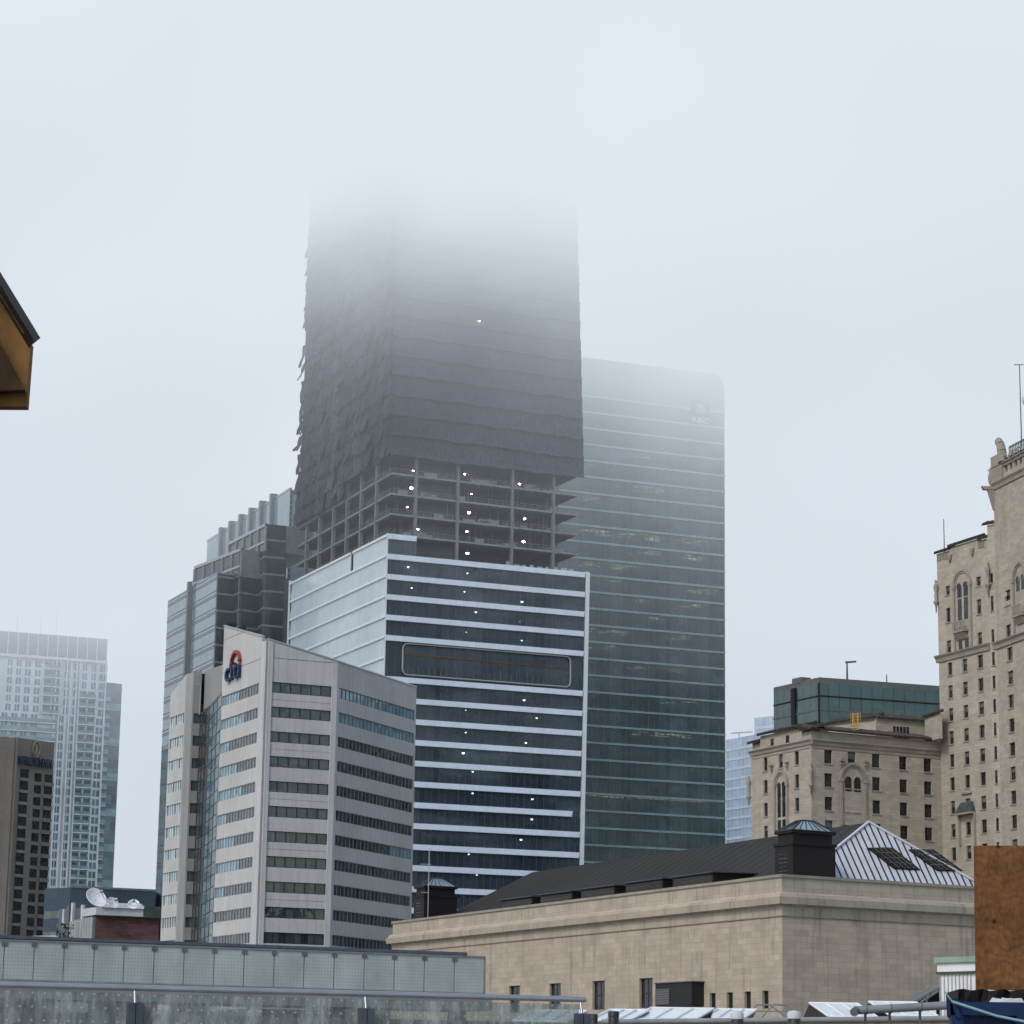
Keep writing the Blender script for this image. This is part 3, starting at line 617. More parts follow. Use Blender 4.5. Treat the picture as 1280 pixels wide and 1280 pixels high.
# open floors
E0 = at(489, 591, 546.5); ze = E0.z; E1 = onz(722.5, 618.8, ze); Em = onz(371.9, 660.2, ze); GR = Fr(E0, E1); GL = Fr(Em, E0)
ep = GR.z(489, 591) - GR.z(488.3, 616.2)
lev = [ze + ep, ze, ze - ep, ze - 2 * ep, ze - 3 * ep]
inner = back(GR, 34, -24)
far9 = Em + (E1 - E0) * .95; bl = (GL.pt(0, -24, 0)); br = GR.pt(GR.L - 2, -24, 0)
for j, z in enumerate(lev):
    mb = MB(); mb.mat(M['ceiling'])
    pts = [(Em.x, Em.y), (E0.x, E0.y), (E1.x, E1.y), (far9.x, far9.y)]
    ins = [(GL.pt(.3, -.3, 0).x, GL.pt(.3, -.3, 0).y), (E0.x + .12, E0.y + .4), (GR.pt(GR.L - .6, -.3, 0).x, GR.pt(GR.L - .6, -.3, 0).y), (far9.x, far9.y)]
    solid(mb, ins, z - .55, z - .3); mb.mat(M['slabedge']); solid(mb, pts, z - .3, z)
    mb.build('floor_slab', None, tow)
    if j == 0: continue
    for F, n in ((GR, 26), (GL, 30)):
        g = MB()
        for k in range(n): u = F.L * (k + .5) / n; g.fb(F, u - .03, u + .03, -.16, -.1, z, z + 1.15)
        g.fb(F, .1, F.L - .1, -.15, -.11, z + 1.08, z + 1.15); g.fb(F, .1, F.L - .1, -.15, -.11, z + .55, z + .6); g.fb(F, .1, F.L - .1, -.14, -.1, z, z + .16)
        g.build('guard_rail', M['rail'], tow)
ztopc = lev[0] - .3
for px in (520.3, 572.6, 640.9, 692.5):
    u = GR.u(px, 620); mb = MB(); mb.fb(GR, u - .3, u + .3, -.7, .05, fz(2), ztopc); mb.build('column', M['concrete'], tow)
for px, py in ((469.9, 605), (450.6, 620), (432.7, 640), (415.8, 650), (398.6, 660), (382.3, 670)):
    u = GL.u(px, py); mb = MB(); mb.fb(GL, u - .45, u + .45, -.7, .05, fz(4), ztopc); mb.build('column', M['concrete'], tow)
mb = MB(); mb.fb(GR, 3.5, GR.L - 9, -22, -9, fz(0) - 8, lev[0] - .6); mb.fb(GL, 6, GL.L - 4, -16, -6, fz(0) - 8, lev[0] - .6); mb.build('core_wall', M['core'], tow)
mb = MB()
for k in range(14): 
    u = random.uniform(3, GR.L - 3); j = random.randint(1, 4); mb.fb(GR, u, u + random.uniform(.5, 2.4), -random.uniform(2, 5), -1.2, lev[j], lev[j] + random.uniform(.4, 1.6))
mb.build('site_materials', M['ceramic'] if False else M['concrete'], tow)
mb = MB()
for k in range(9): u = GR.L * .62 + k * 1.9; mb.fb(GR, u, u + random.uniform(.7, 1.5), -.6, -.5, fz(1) + .1, fz(1) + random.uniform(.9, 1.6))
mb.build('plastic_sheet', M['ceramic'], tow)
# props, guard netting and beams on the open floors
for j in (1, 2, 3, 4):
    z = lev[j]; g = MB(); r9 = random.Random(j)
    for k in range(34): u = r9.uniform(1.5, GR.L - 2.5); v = -r9.uniform(1.2, 8); g.tube(GR.pt(u, v, z), GR.pt(u + r9.uniform(-.1, .1), v, z + ep - .55), .05, n=5, caps=False)
    g.build('floor_prop', M['rail'], tow)
    g = MB()
    for k in range(7): u = 2.5 + k * (GR.L - 6) / 6.5; g.fb(GR, u, u + .35, -9, -.8, z - .85, z - .552)
    g.build('floor_beam', M['ceiling'], tow)
    g = MB()
    for k in range(5): u = r9.uniform(1, GR.L - 5); g.fb(GR, u, u + r9.uniform(1.5, 4), -.2, -.17, z + .1, z + r9.uniform(.7, 1.05))
    g.build('guard_mesh', M['simframe'], tow)
# netting
def fold(u, z, s): return (math.sin(u * 2.1 + s * 3.7 + .6 * math.sin(z * .7 + s)) * .5 + math.sin(u * 4.7 + s * 1.3) * .3 + math.sin(u * .63 + s * 2.2) * .6)
zn0 = GR.z(489, 569.5)
def net_row(F, k, side, u_a, u_b, z0, z1_, flip):
    """one storey of netting: a taut sheet with hems on the front, separate loose hanging sheets on the side"""
    rnd = random.Random(k * 17 + side); nv = 10
    def grid(ua, ub, nu, fv, fz_):
        vs = []; fs = []
        for j in range(nv + 1):
            t = j / nv
            for i in range(nu + 1):
                u = ua + (ub - ua) * i / nu; vs.append(F.pt(u, fv(u, t), z0 + (z1_ - z0) * t + fz_(u, t, i)))
        for j in range(nv):
            for i in range(nu): a = j * (nu + 1) + i; fs.append((a, a + 1, a + nu + 2, a + nu + 1))
        return vs, fs
    mb = MB(); mb.smooth = True
    if not side:
        sag = [rnd.uniform(-.3, .15) for _ in range(12)]; out = [rnd.uniform(0, .35) for _ in range(12)]
        def fv(u, t):
            s = (u - u_a) / (u_b - u_a); c = s * 9.99; o = out[int(c)] * math.sin(math.pi * (c % 1)) ** .6
            return .72 + (.5 + .35 * o) * math.exp(-(t / .12) ** 2) + .16 * o * math.sin(math.pi * t) + .07 * fold(u, z0, k * 1.7) - .10 * math.exp(-((c % 1) / .05) ** 2)
        def fz_(u, t, i):
            s = (u - u_a) / (u_b - u_a); c = s * 9.99; q = sag[int(c)] * math.sin(math.pi * (c % 1))
            return q * (1 - t) * (1.3 if k else 2.2)
        mb.mesh(*grid(u_a, u_b, 120, fv, fz_))
    else:
        u = u_a
        while u < u_b - .3:
            wd = min(rnd.choice((2.2, 2.6, 3.0, 1.7)), u_b - u); big = rnd.random() < .22; fl = rnd.choice((.25, .3, .4, .5)) * (2.4 if big else 1); dr = rnd.choice((-.35, -.1, 0, .2)) + (rnd.choice((-.7, 1.0)) if big else 0); tl = rnd.uniform(-.15, .15) * (3 if big else 1); ph = rnd.uniform(0, 6); ua = u
            if rnd.random() < .03: u += wd; continue
            def fv(x, t): s = (x - ua) / wd; return .55 + fl * (1 - t) ** 1.8 * (1 + tl * (s - .5)) + .2 * math.sin(s * 7 + ph + t * .8) * (1.1 - t * .5) + .28 * abs(math.sin(math.pi * s)) ** .5 + .3 * abs(2 * s - 1) * 0 + .12 * math.sin(t * 9 + ph)
            def fz_(x, t, i): s = (x - ua) / wd; return (dr + tl * (s - .5) * 1.3 + .15 * math.sin(s * 11 + ph)) * (1 - t) ** 1.3
            mb.mesh(*grid(ua + .04, ua + wd + .12, 9, fv, fz_)); u += wd
    mb.build('netting', M['net'], tow)
    if side:                             # dark taut inner layer
        g = MB(); g.fb(F, u_a + .4, u_b - .1, .1, .16, z0 - .1, z1_ - .45); g.build('inner_netting', M['metal_dark'] if False else M['net'], tow)
for k in range(22):
    z0 = zn0 + k * ep; z1_ = z0 + ep + .35; sh = 1.9 * (k * ep) / 50; shl = 2.6 * (k * ep) / 50
    extra = (ep * .25 if k == 0 else 0)
    net_row(GR, k, 0, -.75, GR.L + 1.0 - sh, z0, z1_, 0)
    net_row(GL, k, 1, .3 + shl, GL.L + .75, z0, z1_, 0)
# loose lower hem of the side netting hanging over the top open floor
net_row(GL, 31, 1, -.8, GL.L * .55, zn0 - ep * .8, zn0 + .6, 0)
zmax = zn0 + 22 * ep
mb = MB()
pts = [GL.pt(1.5, 0, 0), GR.pt(0, 0, 0), GR.pt(GR.L - 1.5, 0, 0), GR.pt(GR.L - 3, -24, 0), GL.pt(1.5, 0, 0) + Vector((34, 8, 0))]
solid(mb, [(p.x, p.y) for p in pts], lev[0], zmax); mb.build('upper_structure', M['core'], tow)
u, z = GR.uz(722.5, 455); mb = MB(); mb.fb(GR, GR.L - .9, GR.L + .9, -2.4, -.8, z - 1, z + 3.5); mb.fb(GR, GR.L - .3, GR.L + .2, -2, -1.6, z - 6, z + 9); mb.build('hoist_cage', M['ceramic'], tow)

# work lamps hanging in the tower
def make_lamp():
    r = empty('work_lamp', (0, 0, 0), 'lit work lamp hanging on an open floor of the tower under construction', 'lamp', 'work lamps on the open floors')
    h = MB(); h.lathe((0, 0, 0), [(.06, .62), (.12, .55), (.16, .3), (.34, .05), (.36, 0)], 12); h.tube((0, 0, .6), (0, 0, 1.1), .03, n=6); h.build('housing', M['rail'], r)
    b = MB(); b.lathe((0, 0, 0), [(.0, -.34), (.2, -.28), (.32, -.12), (.34, .02), (.2, .2), (0, .25)], 12); b.build('bulb', M['lamp'], r)
    return r
proto = make_lamp(); first = True
op = [(527, 162), (744, 176), (975, 217), (519, 234), (773, 260), (502, 315), (762, 338), (996, 364), (547, 408), (753, 418), (992, 460), (755, 509)]
gl_ = [(360 + a / 3.368, 540 + b / 3.368) for a, b in ((506, 567), (755, 594))] + [(350 + a / 3.2, 640 + b / 3.2) for a, b in ((527, 303), (738, 318), (968, 358), (783, 399), (960, 438), (745, 480), (967, 513), (977, 751), (743, 792), (1027, 823))]
gl_ += [(500 + a / 3.048, 850 + b / 3.048) for a, b in ((519, 144), (251, 199), (479, 238), (241, 277), (277, 348), (276, 430), (504, 453), (502, 529), (461, 607), (262, 663), (293, 742), (431, 771))]
def place_lamp(F, px, py, v, sc, lab, grp):
    global first
    F2 = Fr(F.pt(0, v, 0), F.pt(F.L, v, 0)); u, z = F2.uz(px, py); p = F2.pt(u, 0, z)
    o = proto if first else copy_tree(proto); first = False; o.location = p; o.scale = (sc * .8,) * 3; o['label'] = lab; o['group'] = grp
rs = random.Random(3)
for a, b in op: place_lamp(GR, 360 + a / 3.368, 540 + b / 3.368, -1.6, rs.choice((.7, .85, 1.0, 1.25)), 'lit work lamp hanging on an open floor of the tower under construction', 'work lamps on the open floors')
for a, b in gl_: place_lamp(FR_, a, b, -1.1, rs.choice((.5, .7, .8, 1.0, 1.15)), 'lit work lamp glowing behind the finished glass of the tower under construction', 'work lamps behind the finished glass')
place_lamp(GR, 599, 401, 1.7, .75, 'single lamp shining out of the dark netting high on the tower', 'lamp in the netting')

# ------------------------------------------------------------------ teal bank tower
rb1 = at(906.5, 896.9, 650); rb0 = onz(736, 884.4, rb1.z); q = Fr(rb0, rb1)
pL = q.pt(q.L - 46, 0, 0); FB = Fr(pL, rb1)
rbc = empty('teal_glass_tower', (rb1.x, rb1.y, 0), 'dark teal glass office tower with thin pale floor lines and a shield logo', 'building')
zk = FB.z(906, 534.6); zk2 = FB.z(905.8, 896.9); rp = (zk - zk2) / 18
zt = FB.z(889, 467); zch = FB.z(906.5, 488)
n = 0; z = zk + rp; LB = FB.L; lit = {}
while z > 6:
    mb = MB(); mb.fb(FB, 0, LB, -.02, .18, z - .5, z); mb.build('floor_line', M['rbcfin'], rbc)
    mb = MB(); mb.fb(FB, 0, LB, -.1, -.03, z - rp, z - .5); mb.build('glass_band', M['rbcglass'], rbc)
    mb = MB(); mb.fb(FB, .3, LB - .3, -20, -.25, z - .5, z - .15)
    for k in range(10): mb.fb(FB, 2 + k * 4.5, 2.4 + k * 4.5, -14, -13.4, z - rp - .15, z - .5)
    mb.build('floor_slab', M['ceiling'], rbc)
    n += 1; z -= rp
rr_ = random.Random(11)
def cl(yref, px0, px1, cnt, ln=2.6, dep=(2, 8)):
    zref = FB.z(820, yref); k = round((zk - zref) / rp - .35); zc = zk - rp * k - .52
    a, b = FB.u(px0, yref), FB.u(px1, yref); mb = MB()
    for _ in range(cnt):
        u = rr_.uniform(a, b); v = -rr_.uniform(*dep); mb.fb(FB, u, u + ln * rr_.uniform(.5, 1.3), v - .12, v, zc - .05, zc - .002)
    mb.build('ceiling_light', M['warm'], rbc)
for a in ((568, 795, 830, 3), (586, 735, 745, 2), (590, 850, 870, 2), (610, 780, 880, 9), (613, 800, 835, 7), (627, 738, 752, 4), (668, 730, 755, 8), (670, 757, 800, 13), (675, 800, 835, 12), (680, 840, 905, 18), (692, 800, 830, 7), (697, 855, 890, 12), (706, 716, 745, 6), (710, 760, 795, 10), (738, 860, 905, 16), (733, 765, 775, 2), (757, 800, 810, 3), (760, 860, 875, 6), (773, 818, 832, 3), (795, 735, 750, 4), (797, 762, 792, 9), (803, 840, 870, 6), (818, 738, 745, 2), (820, 755, 770, 4), (842, 790, 815, 3), (845, 840, 890, 6), (876, 840, 880, 4), (919, 800, 875, 18), (925, 840, 870, 6)): cl(*a)
cl(1002, 735, 745, 4, 3, (1, 2)); cl(1003, 755, 790, 9, 2.5, (1, 3)); cl(1004, 797, 830, 14, 4, (1, 1.6)); cl(1005, 838, 865, 12, 4, (1, 1.6))
mb = MB(); mb.fb(FB, .3, LB - .3, -34, -20, 0, zk + rp); mb.build('core_wall', M['core'], rbc)
mb = MB(); P = FB.pt; zs0 = zk + rp
c_ = LB - 3.2
prof = [(0, zs0), (LB, zs0), (LB, zch)] + [(c_ + 3.2 * math.sin(R(a)), zch + (zt - zch) * math.cos(R(a))) for a in (78, 64, 50, 36, 22, 10)] + [(c_, zt), (0, zt)]
vs = [P(u, .0, z) for u, z in prof] + [P(u, -30, z) for u, z in prof]; k = len(prof)
mb.mesh(vs, [tuple(range(k)), tuple(range(2 * k - 1, k - 1, -1))] + [(i, k + i, k + (i + 1) % k, (i + 1) % k) for i in range(k)]); mb.build('crown', M['rbccrown'], rbc)
mb = MB(); mb.mat(M['rbcglass']); mb.fb(FB, LB - .1, LB, -34, -.12, 0, zs0); mb.build('side_glass', None, rbc)
# pale strips set behind the glass near the right corner
for k in (2, 3, 6, 7, 8, 9, 10, 11):
    z = zk - rp * k; mb = MB()
    for i in range(4):
        if (i * 7 + k * 3) % 4: u = LB - .8 - i * 1.0; mb.fb(FB, u, u + .35, -.35, -.2, z - rp + .1, z - .55)
    mb.build('pale_corner_strip', M['aptteal'], rbc)
ls0 = FB.uz(863, 500); ls1 = FB.uz(887, 529)
lgo = empty('logo', (0, 0, 0), None, None); lgo.parent = rbc; lgo.location = (0, 0, 0)
mb = MB(); w = ls1[0] - ls0[0]; H = ls0[1] - ls1[1]
pf = [(0, 1), (1, 1), (1, .45), (.5 if False else .85, .3), (.5, .22), (.15, .3), (0, .45)]
vs = [FB.pt(ls0[0] + x * w, .22, ls1[1] + y * H) for x, y in pf] + [FB.pt(ls0[0] + x * w, .02, ls1[1] + y * H) for x, y in pf]; k = len(pf)
mb.mesh(vs, [tuple(range(k)), tuple(range(2 * k - 1, k - 1, -1))] + [(i, k + i, k + (i + 1) % k, (i + 1) % k) for i in range(k)]); mb.build('shield', M['bluelogo'], lgo)
mb = MB()
for (x, y, r) in ((.5, .68, .2), (.38, .78, .1), (.62, .5, .13), (.35, .5, .1)): mb.lathe(FB.pt(ls0[0] + x * w, .22, ls1[1] + y * H), [(r * w, 0), (r * w, .1), (0, .12)], 12, FB.N)
mb.build('emblem', M['gold'], lgo)
letters('RBC', FB, ls0[0] + .3, ls1[1] - .3, w - .6, H * .24, .24, .12, lgo, M['white'], 'letters')

# ------------------------------------------------------------------ white apartment tower, far left
a1 = at(134.5, 799, 875); a0 = onz(0, 788.5, a1.z); q = Fr(a0, a1); aL = q.pt(-45, 0, 0); FA = Fr(aL, a1); off_u = 45
apt = empty('apartment_tower', (a1.x, a1.y, 0), 'white apartment tower with a grid of balconies, its grey crown fading into mist', 'building')
ap = FA.z(130, 900) - FA.z(130, 911.15); zt = a1.z; zc = FA.z(134, 825)
def A3(cx_, cy_): return cx_ / 3.048, 760 + cy_ / 3.048      # survey notes to photograph pixels
mb = MB(); mb.fb(FA, 0, FA.L, -18, -.6, 0, zt - .5); mb.build('wall', M['apt'], apt)
mb = MB(); mb.mat(M['crown']); mb.fb(FA, 0, FA.L, -.6, .1, zc, zt); mb.mat(M['apt'])
for i in range(28): mb.fb(FA, FA.L - .3 - i * 3.35, FA.L - i * 3.35, .1, .5, zc - 1, zt)
mb.fb(FA, -.2, FA.L + .1, .1, .55, zc - 1.3, zc - .3); mb.build('crown', None, apt)
wins = Many('window', apt, 96); bals = Many('balcony', apt, 96)
uu = lambda c: FA.u(*A3(c, 420))
cols_w = [(uu(a), uu(b)) for a, b in ((225, 243), (262, 281), (368, 392))]
cols_top = [(uu(a), uu(b)) for a, b in ((-120, -95), (-60, -35), (20, 38), (54, 72), (87, 108), (125, 146), (240, 255), (275, 290), (309, 324), (343, 358), (374, 402))]
bay = [(uu(297), uu(327)), (uu(329), uu(360))]; bay2 = [(uu(158), uu(190)), (uu(192), uu(222))]
z = zc - 1.6; r_ = 0; teal = []
while z > 20:
    zb = z - ap
    def wn(ub_, w0, w1, zz=z):
        def fn(g):
            g.mat(M['aptglass']); g.fb(FA, w0, w1, -.6, -.52, zz - ap * .82, zz - ap * .12)
            g.mat(M['apt']); g.fb(FA, (w0 + w1) / 2 - .12, (w0 + w1) / 2 + .12, -.6, -.46, zz - ap * .82, zz - ap * .12)
        wins.add(fn)
    def bl_(b0, b1, zz=z):
        def fn(g):
            g.mat(M['apt']); g.fb(FA, b0 - .25, b1 + .25, -.6, .55, zz - ap, zz - ap + .35); g.fb(FA, b0 - .25, b0, -.6, .5, zz - ap + .35, zz); g.fb(FA, b1, b1 + .25, -.6, .5, zz - ap + .35, zz)
            g.mat(M['aptteal']); g.fb(FA, b0, b1, .42, .5, zz - ap + .35, zz - ap + 1.35); g.mat(M['aptglass']); g.fb(FA, b0 + .3, b1 - .3, -.6, -.5, zz - ap + .4, zz - .5)
        bals.add(fn)
    if r_ < 6:
        for w0, w1 in cols_top:
            if r_ < 3 or w0 < uu(150) or w1 < uu(295) or w0 > uu(365): wn(0, w0, w1)
        if r_ >= 0: [bl_(*b) for b in bay2]
        if r_ >= 3: [bl_(*b) for b in bay]
    else:
        for w0, w1 in cols_w: wn(0, w0, w1)
        for b in bay: bl_(*b)
        if zb > FA.z(60, 932):
            def tb(g, zz=z):
                g.mat(M['aptteal']); g.fb(FA, 0, uu(215), .3, .5, zz - ap, zz - ap + 1.25); g.mat(M['apt']); g.fb(FA, 0, uu(215), -.6, .55, zz - ap - .3, zz - ap)
            mb = MB(); tb(mb); mb.build('balcony', None, apt)
            for k in range(18): wn(0, 1 + k * 3.3, 2.9 + k * 3.3)
        else:
            wn(0, uu(190), uu(215)) 
    z -= ap; r_ += 1
wins.done(); bals.done()
mb = MB()
for c in (205, 222, 247, 262, 284, 296, 362, 396): mb.fb(FA, uu(c) - .25, uu(c) + .25, -.6, .2, 0, zc - 1.3)
mb.build('rib', M['apt'], apt)
for dx in (-7.5, -5.5, -4.2):
    mb = MB(); p = FA.pt(FA.L + dx * 4, -4, zt); mb.tube(p, p + Vector((0, 0, 6 + dx % 2 * 2)), .05, n=6); mb.build('antenna', M['simframe'], apt)
# blue glass wing standing behind it
b0 = at(133, 853, 890); b1 = onz(152.6, 855, b0.z); q = Fr(b0, b1); FW = Fr(q.pt(-12, 0, 0), b1)
wing = empty('blue_apartment_tower', (b1.x, b1.y, 0), 'slim blue glass apartment tower with teal balconies behind the white one', 'building')
mb = MB(); mb.fb(FW, 0, FW.L, -18, 0, 0, b0.z - 3); mb.build('wall', M['aptwing'], wing)
mb = MB(); mb.fb(FW, 0, FW.L, -.4, .05, b0.z - 3, b0.z); mb.fb(FW, 11, 11.4, -.4, .3, 0, b0.z); mb.build('crown', M['aptwing'], wing)
z = b0.z - 5; k = 0
while z > 20:
    mb = MB(); mb.mat(M['aptteal']); mb.fb(FW, 10, FW.L - 4.6, .2, 1.3, z - 1.2, z); mb.mat(M['apt']); mb.fb(FW, 10, FW.L - 4.6, 0, 1.2, z - 1.5, z - 1.2)
    if k % 4 == 1: mb.mat(M['aptteal']); mb.fb(FW, FW.L - 4, FW.L - .2, .002, .1, z - 1.5, z + 1)
    mb.build('balcony', None, wing); z -= ap; k += 1

# ------------------------------------------------------------------ brown hotel slab at the left edge
h0 = at(18.5, 921.5, 700); h1 = onz(68, 928.3, h0.z); FH = Fr(h0, h1)
bro = empty('brown_hotel', (h0.x, h0.y, 0), 'brown slab hotel with an oval emblem, blue sign letters and a column of dark windows', 'building')
hp = FH.z(30, 1000) - FH.z(30, 1015.1)
def H4(a, b): return a / 4.575, 900 + b / 4.575
mb = MB(); solid(mb, [(p.x, p.y) for p in (h0, h1, FH.pt(FH.L, -16, 0), FH.pt(0, -16, 0))], 0, h0.z); mb.build('wall', M['brown'], bro)
ua_, ub_ = FH.u(*H4(110, 420)), FH.u(*H4(156, 420)); uc_, ud_ = FH.u(*H4(193, 420)), FH.u(*H4(232, 420)); ue_ = FH.u(*H4(250, 420))
ztop_ = FH.z(*H4(140, 280)); k = 0
for k in range(17):
    zz = ztop_ - hp * k
    mb = MB(); mb.mat(M['win']); mb.fb(FH, ua_, ub_, .02, .1, zz - hp * .72, zz); mb.mat(M['brownsill']); mb.fb(FH, ua_, ub_, .002, .16, zz - hp * .98, zz - hp * .74); mb.build('window', None, bro)
    zz -= hp * .22
    mb = MB(); mb.mat(M['win']); mb.fb(FH, uc_, ud_, .02, .1, zz - hp * .68, zz); mb.build('window', None, bro)
    mb = MB(); mb.mat(M['win']); mb.fb(FH, ue_, FH.L - .05, -.02, .1, zz - hp * .66, zz); mb.mat(M['brown']); mb.fb(FH, ue_ - .1, FH.L, .0, .5, zz - hp, zz - hp * .7); mb.build('balcony_window', None, bro)
mb = MB(); mb.fb(FH, .4, 1.3, 0, .7, 0, h0.z); mb.build('pier', M['brown'], bro)
hL = onz(8, 920.5, h0.z); hK = FH.pt(-.0, -2.5, 0); mb = MB(); solid(mb, [(p.x, p.y) for p in (Vector((hK.x - 30, hK.y + 3, 0)), hK, FH.pt(0, -18, 0), Vector((hK.x - 30, hK.y + 20, 0)))], 0, h0.z + .3); mb.build('side_block', M['brown'], bro)
su0, sz0 = FH.uz(*H4(92, 243)); su1, sz1 = FH.uz(*H4(296, 275))
letters('INTERCONTINENTAL', FH, su0, FH.z(*H4(92, 243)) - .6, su1 - su0 - .5, 2.4, .75, .2, bro, M['bluelogo'], 'sign_letters')
eu, ez = FH.uz(*H4(203, 168)); em_ = MB()
for i in range(24):
    a, b = 2 * math.pi * i / 24, 2 * math.pi * (i + 1) / 24; f = lambda t: FH.pt(eu + 1.15 * math.cos(t) * (1 - .35 * abs(math.sin(t)) ** 3), .4, ez + 2.15 * math.sin(t))
    em_.tube(f(a), f(b), .24, n=6, caps=False)
eo = em_.build('emblem', M['gold'], bro); letters('I', FH, eu - .3, ez - 1.3, .6, 2.6, .1, .4, bro, M['gold'], 'emblem_letter')

# ------------------------------------------------------------------ low blocks in the gap
def block(name, pts_px, Yref, py_top, deep, mat, label, cat, lines=0):
    p = at(pts_px[0][0], pts_px[0][1], Yref); P = [onz(x, y, p.z) for x, y in pts_px]
    r = empty(name, (P[0].x, P[0].y, 0), label, cat)
    base = [(v.x, v.y) for v in P] + [(v.x, v.y + deep) for v in P[::-1]]
    mb = MB(); solid(mb, base, 0, p.z); mb.build('wall', mat, r)
    return r, P
r, P = block('blue_grey_building', [(56, 1110.5), (88, 1109.5), (194, 1114.5)], 640, 0, 30, M['blueg'], 'long low blue grey building between the apartment towers and the stone office block', 'building')
F = Fr(P[1], P[2]); mb = MB(); mb.fb(F, -.1, F.L, -.5, .25, P[0].z, P[0].z + .5); mb.build('coping', M['simframe'], r)
F2 = Fr(P[0], P[1])
for FF_ in (F2, F):
    for k in range(3): mb = MB(); zz = P[0].z - 5.5 - k * 5; mb.fb(FF_, .3, FF_.L - .3, .01, .1, zz - 1.8, zz); mb.build('window_band', M['aptwing'], r)
r, P = block('grey_service_building', [(74, 1137), (118, 1134)], 330, 0, 12, M['blueg'], 'small grey service building with pipes, left of the red brick building', 'building')
F = Fr(P[0], P[1]); zt = P[0].z
for i, a in enumerate((.18, .3, .42, .62, .7)): mb = MB(); u = F.L * a; mb.fb(F, u, u + .35 + .2 * (i % 2), .02, .4, 0, zt + (i % 3) * .35); mb.build('vent_duct', M['grey' if i % 2 else 'ceramic'], r)
# corrugated plant screen
c0 = at(88, 1152, 205); c1 = onz(117, 1146.5, c0.z); F = Fr(c0, c1)
cs = empty('corrugated_screen', (c0.x, c0.y, 0), 'ribbed grey metal screen wall beside the red brick building', 'screen')
mb = MB(); mb.fb(F, 0, F.L, -.15, 0, 0, c0.z); mb.build('panel', M['grey'], cs)
for i in range(9): mb = MB(); u = F.L * (i + .5) / 9; mb.fb(F, u - .05, u + .05, 0, .14, 0, c0.z + .02); mb.build('rib', M['ceramic'], cs)
# brick building with a white roof edge
k0 = at(117, 1143.5, 215); k1 = onz(199, 1147, k0.z); F = Fr(k0, k1); zt = k0.z
bk_ = empty('red_brick_building', (k0.x, k0.y, 0), 'flat roofed red brick building with a pale roof fascia carrying satellite dishes', 'building')
mb = MB(); solid(mb, [(k0.x, k0.y), (k1.x, k1.y), (k1.x - 2, k1.y + 14), (k0.x - 2, k0.y + 14)], 0, zt); mb.build('wall', M['brick'], bk_)
zf1 = F.z(130, 1134.5); mb = MB(); mb.mat(M['ceramic']); mb.fb(F, .1, F.L, -3.4, .25, zt, zf1); mb.mat(M['frame_dark']); mb.fb(F, .2, F.L, -.1, .3, zt - .12, zt - .003); mb.build('fascia', None, bk_)
mb = MB(); mb.mat(M['white']); mb.fb(F, F.u(125, 1136), F.u(178, 1136), .0, .4, zf1, zf1 + .25); mb.build('gutter', None, bk_)
mb = MB(); mb.mat(M['copper']); mb.fb(F, F.u(178, 1136), F.L, .26, .34, zt + .05, F.z(185, 1133)); mb.build('green_panel', M['copper'], bk_)
u0_, u1_ = F.u(138, 1130), F.u(180, 1130); mb = MB(); mb.mat(M['white']); mb.fb(F, u0_, u1_, -3, -.4, F.z(150, 1130.5), F.z(150, 1128.5)); mb.mat(M['frame_dark'])
for i in range(5): u = u0_ + (u1_ - u0_) * i / 4; mb.fb(F, u - .15, u + .15, -2.8, -.6, zf1, F.z(150, 1130.4))
mb.build('roof_frame', None, bk_)
def dish(px, py, rad, lab, fac, Y=213):
    c = at(px, py, Y); r = empty('satellite_dish', (c.x, c.y, zf1), lab, 'dish', 'satellite dishes on the brick building')
    n = Vector(fac).normalized(); mb = MB(); pr = [(0, -rad * .32)] + [(rad * s, -rad * .32 * (1 - s * s)) for s in (.25, .5, .75, 1)]
    mb.smooth = True; mb.lathe(c, pr, 24, n); mb.lathe(c, [(rad, 0), (rad, .06), (rad * .97, .05)] + [(rad * s, -rad * .32 * (1 - s * s) + .05) for s in (.75, .5, .25)] + [(0, -rad * .32 + .05)], 24, n); mb.build('reflector', M['white'], r)
    a = MB(); ft = c + n * rad * .9
    a.tube(c - n * rad * .3, Vector((c.x, c.y + .3, zf1)), .09); a.build('mast', M['grey'], r)
    a = MB(); up = Vector((0, 0, 1))
    side = n.cross(up).normalized()
    for sgn in (-1, 1): a.tube(c + side * rad * .8 * sgn, ft, .035, n=6)
    a.lathe(ft, [(.0, -.12), (.12, -.1), (.1, .15), (0, .16)], 8, n); a.build('feed_horn', M['steel'], r)
dish(120.5, 1122, .92, 'largest white satellite dish, tilted upward at the left end of the brick roof', (.55, -.62, .55))
dish(141, 1128.5, .52, 'medium white satellite dish next to the largest one', (.6, -.6, .5))
dish(167, 1130.5, .48, 'smallest white satellite dish, rightmost on the brick roof', (.1, -.8, .6))
